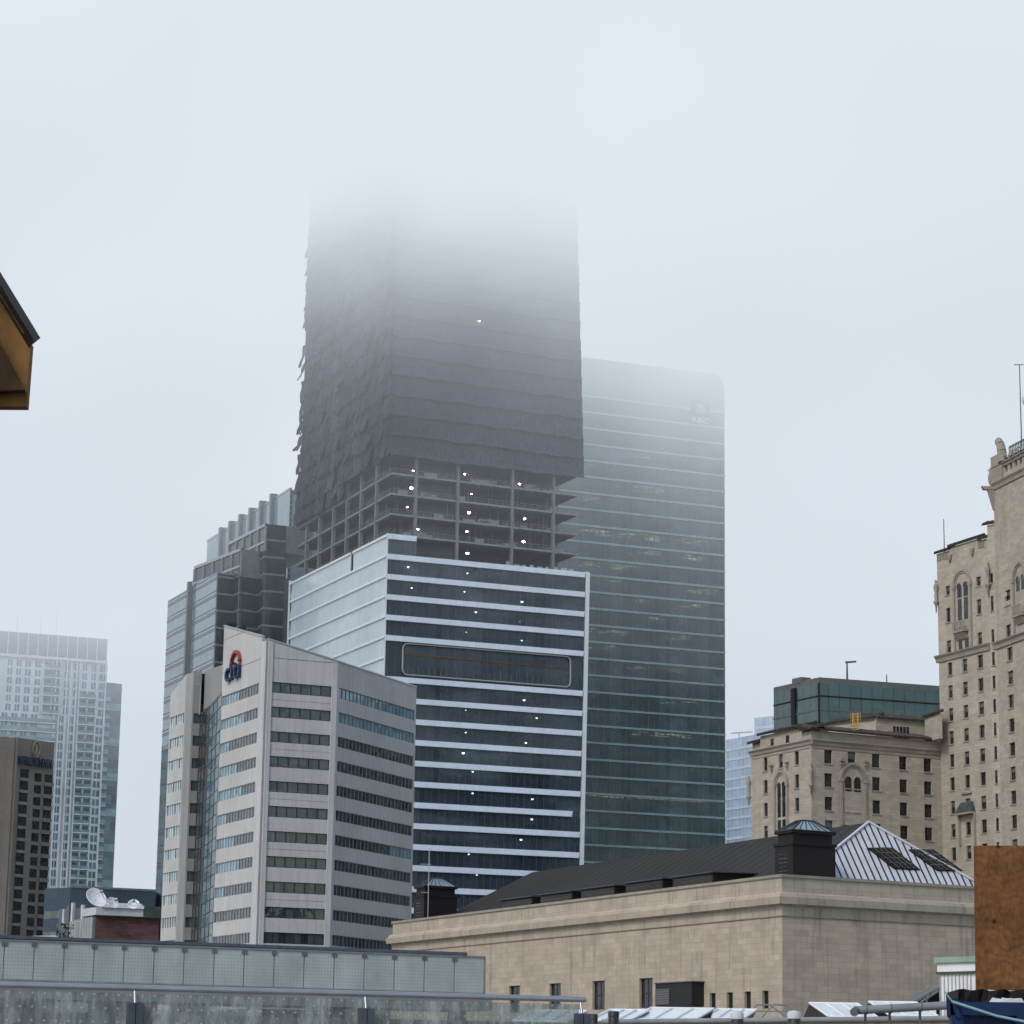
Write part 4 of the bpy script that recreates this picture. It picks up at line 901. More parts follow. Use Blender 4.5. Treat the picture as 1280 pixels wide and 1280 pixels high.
# camera and lamp clutter on the roof edge in the left corner
c = at(45, 1168, 118); r = empty('roof_equipment', (c.x, c.y, 4.5), 'pale roof fan and spotlight cluster on the edge left of the corrugated screen', 'equipment')
mb = MB(); mb.hexa([c + Vector(v) for v in ((-.5, -.3, -.6), (1.5, -.3, -.6), (1.5, .5, -.6), (-.5, .5, -.6), (-.1, -.3, -.08), (.9, -.3, -.05), (.9, .5, -.05), (-.1, .5, -.08))]); mb.build('housing', M['ceramic'], r)
mb = MB(); mb.tube(c + Vector((-1.4, 0, -.45)), c + Vector((-.4, 0, -.45)), .15); mb.tube(c + Vector((-1.2, 0, -.6)), c + Vector((-1.2, 0, -.2)), .12); mb.build('duct', M['ceramic'], r)
mb = MB(); mb.tube(c + Vector((.9, 0, .45)), c + Vector((1.25, 0, .1)), .13); mb.tube(c + Vector((1.2, 0, -.6)), c + Vector((1.15, 0, .2)), .04); mb.tube(c + Vector((1.2, 0, -.3)), c + Vector((2.2, 0, -.25)), .1); mb.build('spotlight', M['grey'], r)
tree_r = empty('shrub', (at(78, 1160, 200).x, 200, 0), 'small dark shrub showing above the frosted screen left of the ribbed screen', 'plant')
p = at(79, 1160, 200); mb = MB(); rt = random.Random(5)
for i in range(420):
    a = rt.uniform(0, 6.28); rr0 = rt.uniform(0, .8); c = Vector((p.x + rr0 * math.cos(a), p.y + rr0 * math.sin(a), p.z - rt.uniform(-.35, 3.2))); d1 = Vector((rt.uniform(-1, 1), rt.uniform(-1, 1), rt.uniform(-1, 1))).normalized() * .12; d2 = d1.orthogonal().normalized() * .09; mb.face([c - d1, c + d2, c + d1, c - d2])
M['leaf'] = m_plain('dark_leaf', (.035, .045, .03), .8, .4, 4)
mb.build('foliage', M['leaf'], tree_r); mb = MB(); mb.tube((p.x, p.y, 0), (p.x, p.y, p.z - .5), .12, .04); mb.build('stem', M['brown'], tree_r)

# ------------------------------------------------------------------ railway station block
K = at(977, 1092.5, 270); zp_ = K.z; PLs = onz(491, 1152, zp_); PRs = onz(1305, 1113.5, zp_); SL = Fr(PLs, K); SR = Fr(K, PRs)
sta = empty('railway_station_building', (K.x, K.y, 0), 'long limestone station building with a heavy cornice and dark hipped roof', 'building')
zz = {n: SL.z(977, y) for n, y in (('cop', 1096.5), ('par', 1115), ('mold', 1121), ('cor', 1130), ('fri', 1144), ('str', 1146.5))}
def S6(a, b): return 600 + a / 4.267, 1200 + b / 4.267
wz = SL.z(*S6(632, 112)); wb = SL.z(*S6(632, 265)); ops = []
for a, b in ((155, 212), (370, 430), (600, 665), (850, 920)):
    ops.append((SL.u(*S6(a, 190)), SL.u(*S6(b, 190)), wb, wz))
lo_ = (SL.u(*S6(1000, 190)), SL.u(*S6(1195, 190)), wb, SL.z(*S6(1100, 124)))
nar = [(SL.u(*S6(1227, 200)), SL.u(*S6(1253, 200)))] + [(SL.u(880 + a / 3.2, 1250), SL.u(880 + b / 3.2, 1250)) for a, b in ((22, 46), (91, 115), (162, 187), (233, 258))]
nz = SL.z(891, 1241.3); nb = SL.z(891, 1263)
for a, b in nar[1:]: ops.append((a, b, nb, nz))
mb = MB(); wall_open(mb, SL, 0, SL.L, 0, zz['fri'], ops, .45); mb.fb(SR, 0, SR.L, -.5, 0, 0, zz['fri'])
eR = SR.pt(SR.L, -90, 0); eL = SL.pt(0, 0, 0) + (SR.U * SR.L)
mb.face([(PRs.x, PRs.y, 0), (eL.x, eL.y, 0), (eL.x, eL.y, zz['fri']), (PRs.x, PRs.y, zz['fri'])]); mb.face([(PLs.x, PLs.y, 0), (eL.x, eL.y, 0), (eL.x, eL.y, zz['fri']), (PLs.x, PLs.y, zz['fri'])])
mb.build('wall', M['station'], sta)
for i, (a, b, c_, d_) in enumerate(ops):
    w_ = MB(); e = .1
    w_.fb(SL, a, b, -.4, -.28, c_, c_ + e); w_.fb(SL, a, b, -.4, -.28, d_ - e, d_); w_.fb(SL, a, a + e, -.4, -.28, c_ + e, d_ - e); w_.fb(SL, b - e, b, -.4, -.28, c_ + e, d_ - e)
    if i < 4: w_.fb(SL, (a + b) / 2 - .04, (a + b) / 2 + .04, -.38, -.3, c_ + e, d_ - e); w_.fb(SL, a + e, b - e, -.39, -.29, (c_ + d_) / 2 - .06, (c_ + d_) / 2 + .06)
    wo_ = w_.build('window', M['frame_dark'], sta); g = MB(); g.fb(SL, a + e, b - e, -.37, -.34, c_ + e, d_ - e); g.build('pane', M['win'], wo_)
    if i < 4: g = MB(); g.fb(SL, a - .3, b + .3, .003, .05, d_ + .02, d_ + .45); g.build('lintel', M['hotel_pale'], wo_)
lv = MB(); a, b, c_, d_ = lo_; lv.mat(M['black']); lv.fb(SL, a, b, 0, 1.5, c_, d_); lv.mat(M['louvre']); mid = SL.u(*S6(1078, 200)); lv.fb(SL, a + .25, mid - .1, 1.5, 1.56, c_ + .2, d_ - .6); lv.fb(SL, a - .1, b + .2, -.0, 1.65, d_, d_ + .12)
lvo = lv.build('louvre_housing', None, sta)
for (x0, y0, x1, y1) in ((858, 1190, 880, 1178), (862, 1178, 867, 1160), (872, 1178, 876, 1158), (866, 1216, 876, 1206), (905, 1222, 914, 1212)):
    u0_, z0_ = SL.uz(x0, y0); u1_, z1_ = SL.uz(x1, y1); mb = MB(); mb.fb(SL, u0_, u1_, .002, .012, z0_, z1_); mb.build('repair_patch', M['hotel_pale'], sta)
def course(name, prof, mt):
    mb = MB()
    n = len(prof); prof = prof[::-1]
    # mitred around the front corner
    dv = {}
    A_ = lambda v, z: SL.pt(0 - max(v, 0), v, z); Cn = lambda v, z: (lambda p: Vector((p.x, p.y, z)))(Vector((K.x, K.y, 0)) + SL.N * v + SL.U * (v * math.tan(.5 * math.acos(max(-1, min(1, SL.N.dot(SR.N)))))) )
    Bn = lambda v, z: SR.pt(SR.L + max(v, 0), v, z)
    ring = [[f(v, z) for v, z in prof] for f in (A_, Cn, Bn)]
    vs = [p for r0 in ring for p in r0]
    fs = [(j * n + i, j * n + (i + 1) % n, (j + 1) * n + (i + 1) % n, (j + 1) * n + i) for j in range(2) for i in range(n)]
    mb.mesh(vs, fs + [tuple(range(n)), tuple(range(3 * n - 1, 2 * n - 1, -1))]); return mb.build(name, mt, sta)
course('string_course', [(-.3, zz['str'] + .1), (.12, zz['str'] + .1), (.16, zz['fri']), (-.3, zz['fri'])], M['station_trim'])
course('frieze', [(-.3, zz['fri'] + .003), (.02, zz['fri'] + .003), (.04, zz['cor'] - .25), (.3, zz['cor']), (-.3, zz['cor'])], M['station_trim'])
course('cornice', [(-.3, zz['cor'] + .003), (.62, zz['cor'] + .003), (.7, zz['mold']), (.5, zz['mold'] + .05), (.42, zz['par'] - .15), (.3, zz['par']), (-.3, zz['par'])], M['station_trim'])
course('parapet', [(-.6, zz['par'] + .003), (.0, zz['par'] + .003), (.0, zz['cop']), (-.6, zz['cop'])], M['station_trim'])
course('coping', [(-.7, zz['cop'] + .003), (.14, zz['cop'] + .003), (.14, zp_), (-.7, zp_)], M['hotel_trim'])
# roof
ze_ = zp_ - .7; W_ = SR.L; ins = 3.4
def sp_(a, b, z):                       # a along right face, b back along left face
    p = Vector((K.x, K.y, 0)) + SR.U * a - SL.U * b; return Vector((p.x, p.y, z))
best = None
for k in range(400):
    s = 2 + k * .1; p = sp_(W_ / 2, s, 0); d = ray(1085, 1028)
    err = abs(p.x / p.y - d.x / d.y)
    if best is None or err < best[0]: best = (err, s, EYE.z + d.z * p.y / d.y)
s_, zr2 = best[1], best[2]
apx = sp_(W_ / 2, s_, zr2); far = sp_(W_ / 2, SL.L - s_, zr2)
cK = sp_(ins, ins, ze_); cR = sp_(W_ - ins, ins, ze_); cL = sp_(ins, SL.L - ins, ze_); cX = sp_(W_ - ins, SL.L - ins, ze_)
mb = MB(); mb.mat(M['slate']); mb.face([cL, cK, apx, far]); mb.face([cR, cX, far, apx]); mb.face([cX, cL, far]); mb.face([sp_(.5, .5, ze_ - .01), sp_(W_ - .5, .5, ze_ - .01), sp_(W_ - .5, SL.L - .5, ze_ - .01), sp_(.5, SL.L - .5, ze_ - .01)]); rf = mb.build('roof', None, sta)
mb = MB()
for j in range(38):
    t = j / 38; p = cK.lerp(apx, 0) ; 
    b_ = ins + (W_ / 2) * 0
    q0 = cK - SL.U * ((SL.L - 2 * ins) * t); hz_ = min(1, (SL.L - 2 * ins) * min(t, 1 - t) / max(.1, s_ - ins)); up_ = (sp_(W_ / 2, 0, zr2) - sp_(ins, 0, ze_)); q1 = q0 + up_ * hz_
    if hz_ > .02: mb.tube(q0 + Vector((0, 0, .0)), q1 + Vector((0, 0, .0)), .03, n=5, caps=False)
mb.build('roof_seam', M['metal_dark'], rf)
mb = MB(); mb.face([cK, cR, apx]); hp_ = mb.build('hip_roof', M['seam'], sta)
# standing seams on the hip, running down the slope
mb = MB(); nrm = (cR - cK).cross(apx - cK).normalized(); nrm = nrm if nrm.z > 0 else -nrm; nS = 32
for i in range(1, nS):
    a = ins + (W_ - 2 * ins) * i / nS; tmax = 1 - abs(2 * i / nS - 1); p = sp_(a, ins, ze_); tp = p + (sp_(a, s_, zr2) - p) * tmax; dn = SR.U * .085
    h = nrm * .06; mb.hexa([p - dn, p + dn, tp + dn, tp - dn, p - dn + h, p + dn + h, tp + dn + h, tp - dn + h])
mb.build('standing_seam', M['black'], hp_)
mb = MB(); mb.tube(cK + nrm * .1, apx + nrm * .1, .16); mb.build('hip_capping', M['seam'], hp_); mb = MB(); mb.tube(cR + nrm * .1, apx + nrm * .1, .16); mb.build('hip_capping', M['seam'], hp_)
nn_ = nrm
def hip_pt(px, py, lift):
    d = ray(px, py); t = (cK + nn_ * lift - EYE).dot(nn_) / d.dot(nn_); return EYE + d * t
for quad in (((656, 158), (755, 158), (865, 245), (762, 240)), ((820, 165), (918, 165), (1035, 250), (935, 248))):
    pts = [hip_pt(880 + a / 3.2, 1010 + b / 3.2, .2) for a, b in quad]; mb = MB(); mb.face(pts); mb.face([p - nn_ * .15 for p in pts][::-1])
    for i in range(4): mb.face([pts[i], pts[(i + 1) % 4], pts[(i + 1) % 4] - nn_ * .15, pts[i] - nn_ * .15])
    mb.build('roof_light', M['metal_dark'], hp_)
    g = MB()
    for f in (.25, .5, .75): a_ = pts[0].lerp(pts[3], f); b_ = pts[1].lerp(pts[2], f); g.tube(a_ + nn_ * .03, b_ + nn_ * .03, .05, n=6)
    for f in (.2, .4, .6, .8): a_ = pts[0].lerp(pts[1], f); b_ = pts[3].lerp(pts[2], f); g.tube(a_ + nn_ * .03, b_ + nn_ * .03, .05, n=6)
    g.build('glazing_bar', M['louvre'], hp_)
def monitor(a, b, wa, wb, h, hr, z0, parent):
    mb = MB(); P_ = lambda x, y, z: sp_(x, y, z)
    def bx(x0, x1, y0, y1, z0_, z1_): mb.hexa([P_(x0, y0, z0_), P_(x1, y0, z0_), P_(x1, y1, z0_), P_(x0, y1, z0_), P_(x0, y0, z1_), P_(x1, y0, z1_), P_(x1, y1, z1_), P_(x0, y1, z1_)])
    bx(a, a + wa, b, b + wb, z0, z0 + h * .72); bx(a - .15, a + wa + .15, b - .15, b + wb + .15, z0 + h * .72, z0 + h * .77); bx(a + .25, a + wa - .25, b + .25, b + wb - .25, z0 + h * .77, z0 + h * .95); bx(a - .05, a + wa + .05, b - .05, b + wb + .05, z0 + h * .95, z0 + h)
    o = mb.build('roof_monitor', M['metal_dark'], parent)
    mb = MB(); T = z0 + h; ia, ib = wa * .36, wb * .36; c4 = [P_(a, b, T), P_(a + wa, b, T), P_(a + wa, b + wb, T), P_(a, b + wb, T)]; t4 = [P_(a + ia, b + ib, T + hr), P_(a + wa - ia, b + ib, T + hr), P_(a + wa - ia, b + wb - ib, T + hr), P_(a + ia, b + wb - ib, T + hr)]
    mb.mat(M['aptglass']); 
    for i in range(4): mb.face([c4[i], c4[(i + 1) % 4], t4[(i + 1) % 4], t4[i]])
    mb.face(t4); mb.mat(M['black'])
    for i in range(4):
        mb.tube(c4[i], t4[i], .1, n=6); mb.tube(t4[i], t4[(i + 1) % 4], .09, n=6); mb.tube(c4[i], c4[(i + 1) % 4], .1, n=6)
        for f in (1 / 6, 2 / 6, 3 / 6, 4 / 6, 5 / 6): mb.tube(c4[i].lerp(c4[(i + 1) % 4], f), t4[i].lerp(t4[(i + 1) % 4], f), .06, n=6)
    mb.build('glazed_cap', None, o)
    mb = MB()
    for f in (.3, .55): 
        x0 = b + wb * f
        for k in range(6): zz_ = z0 + h * .15 + k * h * .08; q0, q1 = P_(a - .03, x0, zz_), P_(a - .03, x0 + wb * .2, zz_); mb.tube(q0, q1, .05, n=6)
    mb.build('louvre', M['louvre'], o)
def solve_ab(px, b):                    # a so that sp_(a,b) lines up with a survey mark
    d = ray(px, 1090); lo, hi = -5, 40
    f = lambda a: (lambda p: p.x / p.y - d.x / d.y)(sp_(a, b, 0))
    for _ in range(40):
        mdl = (lo + hi) / 2
        if f(mdl) < 0: lo = mdl
        else: hi = mdl
    return lo
a1_ = solve_ab(991, .9); a2_ = solve_ab(1044.5, .9); pm = sp_(a1_, .9, 0); hm = at(991, 1037, pm.y).z - ze_
monitor(a1_, .9, a2_ - a1_, 3.6, hm, at(1015, 1023, pm.y).z - ze_ - hm, ze_, sta)
bb = SL.L - 8
for _ in range(30):
    pass
bL = SL.L - 6.0; a3_ = solve_ab(531, bL - 4); a4_ = solve_ab(572, bL - 4); pm2 = sp_(a3_, bL - 4, 0); h2 = at(531, 1107, pm2.y).z - ze_
monitor(a3_, bL - 4, a4_ - a3_, 3.6, h2, at(548, 1096, pm2.y).z - ze_ - h2, ze_, sta)
for (xa, xb, yt) in ((607, 655, 1123.5), (655, 705, 1117), (705, 758, 1110), (760, 818, 1102), (818, 881, 1094.5)):
    fa_ = lambda px: (SL.L - SL.u(px, 1130))
    b0_, b1_ = fa_(xb), fa_(xa); b0_ += .8; zt_ = at((xa + xb) / 2, yt, sp_(4, (b0_ + b1_) / 2, 0).y).z
    mb = MB(); P_ = sp_; wv_ = b1_ - b0_
    mb.hexa([P_(1.6, b0_, ze_), P_(7.5, b0_, ze_), P_(7.5, b1_ - 1.5, ze_), P_(1.6, b1_ - 1.5, ze_), P_(1.6, b0_, zt_ - .1), P_(7.5, b0_, zt_ + .05), P_(7.5, b1_ - 1.5, zt_ + .05), P_(1.6, b1_ - 1.5, zt_ - .1)])
    do = mb.build('dormer', M['metal_dark'], sta)
    mb = MB(); mb.hexa([P_(1.3, b0_ - .25, zt_ - .09), P_(7.6, b0_ - .25, zt_ + .06), P_(7.6, b1_ - 1.2, zt_ + .06), P_(1.3, b1_ - 1.2, zt_ - .09), P_(1.3, b0_ - .25, zt_ + .03), P_(7.6, b0_ - .25, zt_ + .18), P_(7.6, b1_ - 1.2, zt_ + .18), P_(1.3, b1_ - 1.2, zt_ + .03)]); mb.build('dormer_roof', M['post'], do)
    mb = MB()
    for k in range(7): q0, q1 = P_(1.57, b0_ + .3, ze_ + .9 + k * (zt_ - ze_ - 1.1) / 7), P_(1.57, b1_ - 1.8, ze_ + .9 + k * (zt_ - ze_ - 1.1) / 7); mb.tube(q0, q1, .035, n=5)
    mb.build('louvre', M['louvre'], do)
p = sp_(a3_ + .4, bL - 4.5, ze_); t_ = at(543, 1060, p.y); ant = empty('antenna_mast', (p.x, p.y, ze_), 'thin antenna mast with short crossbars in front of the small roof monitor', 'antenna')
mb = MB(); mb.tube(p, (p.x, p.y, t_.z), .06); mb.build('pole', M['steel'], ant); mb = MB()
mb.tube((p.x - 1.2, p.y, t_.z - 2.2), (p.x + .3, p.y, t_.z - 2.2), .04); mb.build('crossbar', M['steel'], ant); mb = MB(); mb.tube((p.x - 1, p.y, t_.z - 6), (p.x + .1, p.y, t_.z - 6), .04); mb.build('crossbar', M['steel'], ant)

# ------------------------------------------------------------------ grand hotel
HK = at(1013.7, 925.5, 385); zc_ = HK.z; HL_ = onz(938.7, 940.7, zc_); HR_ = onz(1176.5, 939.9, zc_); HL = Fr(HL_, HK); HR = Fr(HK, HR_)
hot = empty('grand_hotel', (HK.x, HK.y, 0), 'grand limestone hotel with arched windows, tiled eaves and a taller stepped wing', 'building')
def G(a, b): return 900 + a / 4.267, 820 + b / 4.267
ztopR = HR.z(1013.7, 912.5)
opsL = []; opsR = []; rowz = [(HR.z(*G(558, y)), HR.z(*G(558, y + 72))) for y in (500, 624, 749, 875)]
fp_ = rowz[0][0] - rowz[1][0]; rowz.append((rowz[3][0] - fp_, rowz[3][1] - fp_))
hL = HL
for (a, b) in ((232, 253), (398, 420)):
    for (t_, b_) in rowz[:5]: opsL.append((HL.u(*G(a, 600)), HL.u(*G(b, 600)), b_, t_))
opsL.append((HL.u(*G(313, 600)), HL.u(*G(335, 600)), rowz[0][1], rowz[0][0]))
for (a, b) in ((558, 600), (813, 855), (958, 999), (1089, 1130)):
    for (t_, b_) in rowz[:5]: opsR.append((HR.u(*G(a, 700)), HR.u(*G(b, 700)), b_, t_))
opsR.append((HR.u(*G(684, 700)), HR.u(*G(726, 700)), rowz[0][1], rowz[0][0]))
for (a, b) in ((657, 691), (712, 746)):
    for (t_, b_) in rowz[1:5]: opsR.append((HR.u(*G(a, 700)), HR.u(*G(b, 700)), b_, t_))
mb = MB(); mb.mat(M['hotel']); wall_open(mb, HL, 0, HL.L, 0, zc_, opsL, .4); wall_open(mb, HR, 0, HR.L, 0, zc_, opsR, .4)
mb.fb(HL, 0.2, HL.L - .3, -.5, -.15, zc_, ztopR); mb.fb(HR, .16, HR.L, -.5, -.15, zc_, ztopR)
bp = HR.pt(HR.L, -25, 0); bq = HL.pt(0, 0, 0) + HR.U * 2 - HL.U * 0
mb.face([(HL_.x, HL_.y, 0), (HL_.x + 14, HL_.y + 24, 0), (HL_.x + 14, HL_.y + 24, zc_), (HL_.x, HL_.y, zc_)])
mb.mat(M['grey']) ; mb.face([(HL_.x, HL_.y, zc_ + .2), (HK.x, HK.y, zc_ + .2), (HR_.x, HR_.y, zc_ + .2), (bp.x, bp.y, zc_ + .2), (HL_.x + 14, HL_.y + 24, zc_ + .2)])
mb.build('wall', None, hot)
rw = random.Random(4)
for F, L_ in ((HL, opsL), (HR, opsR)):
    for (a, b, c_, d_) in L_: window(F, a, b, c_, d_, hot, blind=rw.choice((0, 0, 0, .3, .5)))
def coursed(F, u0, u1, zlo, zhi, pr, nm='cornice', mt='hotel_trim', par=None):
    mb = MB(); mb.section(F, [(-.14, zlo), (pr * .35, zlo), (pr * .5, (zlo + zhi) / 2), (pr, zhi - .12), (pr, zhi), (-.14, zhi)], u0, u1); return mb.build(nm, M[mt], par or hot)
cz = HR.z(1013.7, 930.5)
coursed(HL, -.2, HL.L + .3, cz, zc_ + .2, .45); coursed(HR, .02, HR.L - .2, cz, zc_ + .2, .45)
for F in (HL, HR):
    mb = MB(); mb.fb(F, .3, F.L - .3, .003, .08, cz - .5, cz - .3); mb.build('string_course', M['hotel_trim'], hot)
def tiles(F, u0, u1, z, par=hot, proj=.5, dep=2.6, rise=.8):
    """eaves of round clay tiles"""
    mb = MB(); mb.hexa([F.pt(u0, proj, z), F.pt(u1, proj, z), F.pt(u1, -dep, z + rise), F.pt(u0, -dep, z + rise), F.pt(u0, proj, z + .22), F.pt(u1, proj, z + .22), F.pt(u1, -dep, z + rise + .3), F.pt(u0, -dep, z + rise + .3)])
    n = int((u1 - u0) / .55)
    for i in range(n): u = u0 + (u1 - u0) * (i + .5) / n; mb.tube(F.pt(u, proj + .08, z + .22), F.pt(u, -dep, z + rise + .34), .17, n=6)
    return mb.build('tiled_eaves', M['tile'], par)
tiles(HR, -.5, HR.L - 1.5, ztopR); zst = HL.z(975, 915)
uS = HL.u(950, 918); uE = HL.u(1002.5, 907)
tiles(HL, uE, HL.L + .5, ztopR); mb = MB(); mb.fb(HL, uS, uE, -3, -.05, zc_ + .2, HL.z(1002, 909.5)); mb.build('attic_wall', M['hotel'], hot); tiles(HL, uS - .2, uE + .2, HL.z(1002, 909.5)); tiles(HL, -.4, uS, HL.z(942, 930))
for cx_ in ((270, 285), (352, 367)):
    a, b = HL.u(*G(cx_[0], 455)), HL.u(*G(cx_[1], 455)); mb = MB(); mb.fb(HL, a, b, -.05, .02, HL.z(*G(277, 478)), HL.z(*G(277, 440))); mb.mat; mb.build('attic_window', M['win'], hot)
# arched features
def arch_ring(mb, F, uc, zs, r0, r1, v0, v1, n=14):
    for i in range(n):
        a, b = math.pi * i / n, math.pi * (i + 1) / n; P = lambda r, t, v: F.pt(uc - r * math.cos(t), v, zs + r * math.sin(t))
        mb.hexa([P(r0, a, v1), P(r1, a, v1), P(r1, a, v0), P(r0, a, v0), P(r0, b, v1), P(r1, b, v1), P(r1, b, v0), P(r0, b, v0)])
def arch_fill(mb, F, uc, zs, r, v, zb, n=14):
    pts = [F.pt(uc - r, v, zb), F.pt(uc + r, v, zb)] + [F.pt(uc + r * math.cos(math.pi * i / n), v, zs + r * math.sin(math.pi * i / n)) for i in range(n + 1)]
    mb.face(pts)
def arch_bay(F, uc, zs, rad, zb, par, shafts=True):
    """tall round-headed stone surround with paired lights"""
    mb = MB(); arch_ring(mb, F, uc, zs, rad, rad + .42, .0, .28); arch_ring(mb, F, uc, zs, rad - .3, rad - .004, .0, .14)
    for s_ in (-1, 1): mb.fb(F, uc + s_ * (rad + .2) - .2, uc + s_ * (rad + .2) + .2, .003, .26, zb, zs - .5); mb.fb(F, uc + s_ * (rad + .2) - .34, uc + s_ * (rad + .2) + .34, .003, .36, zs - .5, zs)
    o = mb.build('arch_surround', M['hotel_trim'], par)
    mb = MB(); arch_fill(mb, F, uc, zs, rad - .3, .012, zb); mb.build('arch_panel', M['hotel'], o)
    for s_ in (-1, 1):
        w0 = uc + s_ * rad * .42; g = MB(); r = rad * .3; g.mat(M['win']); arch_fill(g, F, w0, zs - .3, r, .03, zs - 1.9)
        g.mat(M['hotel_trim']); arch_ring(g, F, w0, zs - .3, r, r + .1, .0, .1, 8); g.mat(M['frame_dark']); g.fb(F, w0 - .04, w0 + .04, .03, .07, zs - 1.9, zs - .3); g.build('arched_window', None, o)
    return o
uc = HR.u(*G(707, 640)); rad = HR.u(*G(770, 640)) - uc; zsp = HR.z(*G(707, 655)); arch_bay(HR, uc, zsp, rad * .92, HR.z(*G(707, 905)), hot)
uc = HL.u(*G(328, 680)); rad = HL.u(*G(358, 680)) - uc; zsp = HL.z(*G(328, 680)); o = arch_bay(HL, uc, zsp, rad, HL.z(*G(328, 925)), hot)
for s_ in (-1, 1):
    for z0_, z1_ in ((rowz[2][1] - .5, rowz[1][1] - .6), (rowz[3][1] - 1, rowz[2][1] - .9)): g = MB(); g.fb(HL, uc + s_ * rad * .42 - rad * .28, uc + s_ * rad * .42 + rad * .28, .014, .03, z0_, z1_); g.build('window', M['win'], hot)
for F, pts in ((HR, ((645, 555), (775, 570), (645, 562))), (HL, ((278, 590), (360, 572)))):
    for a, b in pts: u, z = F.uz(*G(a, b)); mb = MB(); mb.fb(F, u - .42, u + .42, .0, .5, z, z + .25); mb.fb(F, u - .28, u + .28, .0, .35, z - .5, z); mb.fb(F, u - .15, u + .15, .0, .2, z - .9, z - .5); mb.build('stone_bracket', M['hotel_trim'], hot)
for px, py in ((937.5, 987), (1015, 972)):     # carved figures on the corners
    F = HL; u, z = F.uz(px, py); mb = MB(); c = F.pt(u, .25, z); mb.lathe(c, [(.0, -2.6), (.12, -2.4), (.16, -1.6), (.34, -1.3), (.42, -1.1), (.22, -.9), (.3, -.2), (.2, .2), (.4, .9), (.34, 1.3), (.14, 1.5), (.22, 1.9), (0, 2.2)], 7); mb.build('carved_figure', M['hotel_trim'], hot)
# penthouse behind
zq = HR.z(*G(830, 412)); Pa = at(*G(576, 366), 396); zph = at(*G(830, 335), 396).z; Pb = onz(*G(830, 335), zph); Pc = onz(*G(1092, 355), zph); FPh = Fr(Pb, Pc)
Pa2 = onz(*G(576, 366), zph)
mb = MB(); solid(mb, [(Pa2.x, Pa2.y), (Pb.x, Pb.y), (Pc.x, Pc.y), (Pc.x + 4, Pc.y + 12), (Pa2.x + 12, Pa2.y + 14)], zc_, zph); pho = mb.build('penthouse', M['hotel'], hot)
for F, u0, u1 in ((Fr(Pa2, Pb), 0, Fr(Pa2, Pb).L), (FPh, 0, FPh.L)): tiles(F, u0, u1, zph, hot, .4, 2)
a, b = FPh.u(*G(922, 390)), FPh.u(*G(1010, 390))
for i in range(5): mb = MB(); u = a + (b - a) * i / 5; mb.fb(FPh, u + .05, u + (b - a) / 5 - .12, .01, .06, zph - 3.4, zph - .9); mb.build('attic_window', M['win'], hot)
# second tiled roof further right
Pd = at(*G(1092, 332), 398); Pe = onz(*G(1172, 304), Pd.z); FQ = Fr(Pd, Pe); mb = MB(); mb.fb(FQ, 0, FQ.L - .6, -.6, 0, ztopR, Pd.z); mb.build('attic_wall', M['hotel'], hot); tiles(FQ, 0, FQ.L - .4, Pd.z, hot, .3, .8, .3)
# yellow caged ladder
yl = at(*G(722, 345), 389); lad = empty('ladder', (yl.x, yl.y, ztopR), 'yellow caged ladder standing on the hotel roof edge', 'ladder')
mb = MB(); zt = at(*G(722, 300), 389).z; zb = at(*G(722, 392), 389).z
for dx in (-.42, .42): mb.tube((yl.x + dx, yl.y, zb), (yl.x + dx, yl.y, zt), .07, n=6)
mb.build('stile', M['yellow'], lad)
mb = MB()
for i in range(12): z = zb + (zt - zb) * i / 12; mb.tube((yl.x - .42, yl.y, z), (yl.x + .42, yl.y, z), .045, n=6)
mb.build('rung', M['yellow'], lad); mb = MB()
for i in range(5):
    z = zb + (zt - zb) * (.25 + .18 * i); pr = None
    for k in range(9): t = math.pi * k / 8; p = Vector((yl.x + .1 - .8 * math.cos(t), yl.y + .1 + .8 * math.sin(t), z)); (mb.tube(pr, p, .05, n=5, caps=False) if pr else None); pr = p
for k in (1, 3, 5, 7): t = math.pi * k / 8; mb.tube((yl.x + .1 - .8 * math.cos(t), yl.y + .1 + .8 * math.sin(t), zb + 1), (yl.x + .1 - .8 * math.cos(t), yl.y + .1 + .8 * math.sin(t), zt), .05, n=5)
mb.build('safety_cage', M['yellow'], lad)

# taller wing
T0 = HR.pt(HR.u(1174, 930), 0, 0); q_ = at(1173.5, 822.5, T0.y); zt1 = q_.z; T0 = Vector((q_.x, q_.y, zt1)); T1 = onz(1237.5, 806.3, zt1); FT = Fr(T0, T1)
T2 = onz(1246.5, 805.3, zt1); T3 = onz(1280, 793, zt1); FRec = Fr(T1, T2); F3 = Fr(T2, T3); T3 = F3.pt(F3.L + 12, 0, 0); F3 = Fr(T2, T3)
def Q(a, b): return 1140 + a / 3.764, 740 + b / 3.764
def W(a, b): return 1160 + a / 6.4, 660 + b / 6.4
oT = []; oR = []; o3 = []
colT = [(FT.u(*Q(172, 550)), FT.u(*Q(193, 550))), (FT.u(*Q(241, 535)), FT.u(*Q(264, 535))), (FT.u(*Q(313, 518)), FT.u(*Q(338, 518)))]
rz = [FT.z(*Q(165, 335)), FT.z(*Q(178, 875))]; fpt = (rz[0] - rz[1]) / 5; whT = FT.z(*Q(178, 443)) - FT.z(*Q(178, 503))
for k in range(9):
    zt = rz[0] - k * fpt
    for i, (a, b) in enumerate(colT): oT.append((a, b, zt - whT, zt))
    o3.append((F3.u(*Q(455, 597)), F3.u(*Q(481, 597)), zt - whT, zt)); oR.append((FRec.L * .25, FRec.L * .62, zt - whT, zt))
    o3.append((F3.u(*Q(560, 597)), F3.u(*Q(590, 597)), zt - whT, zt))
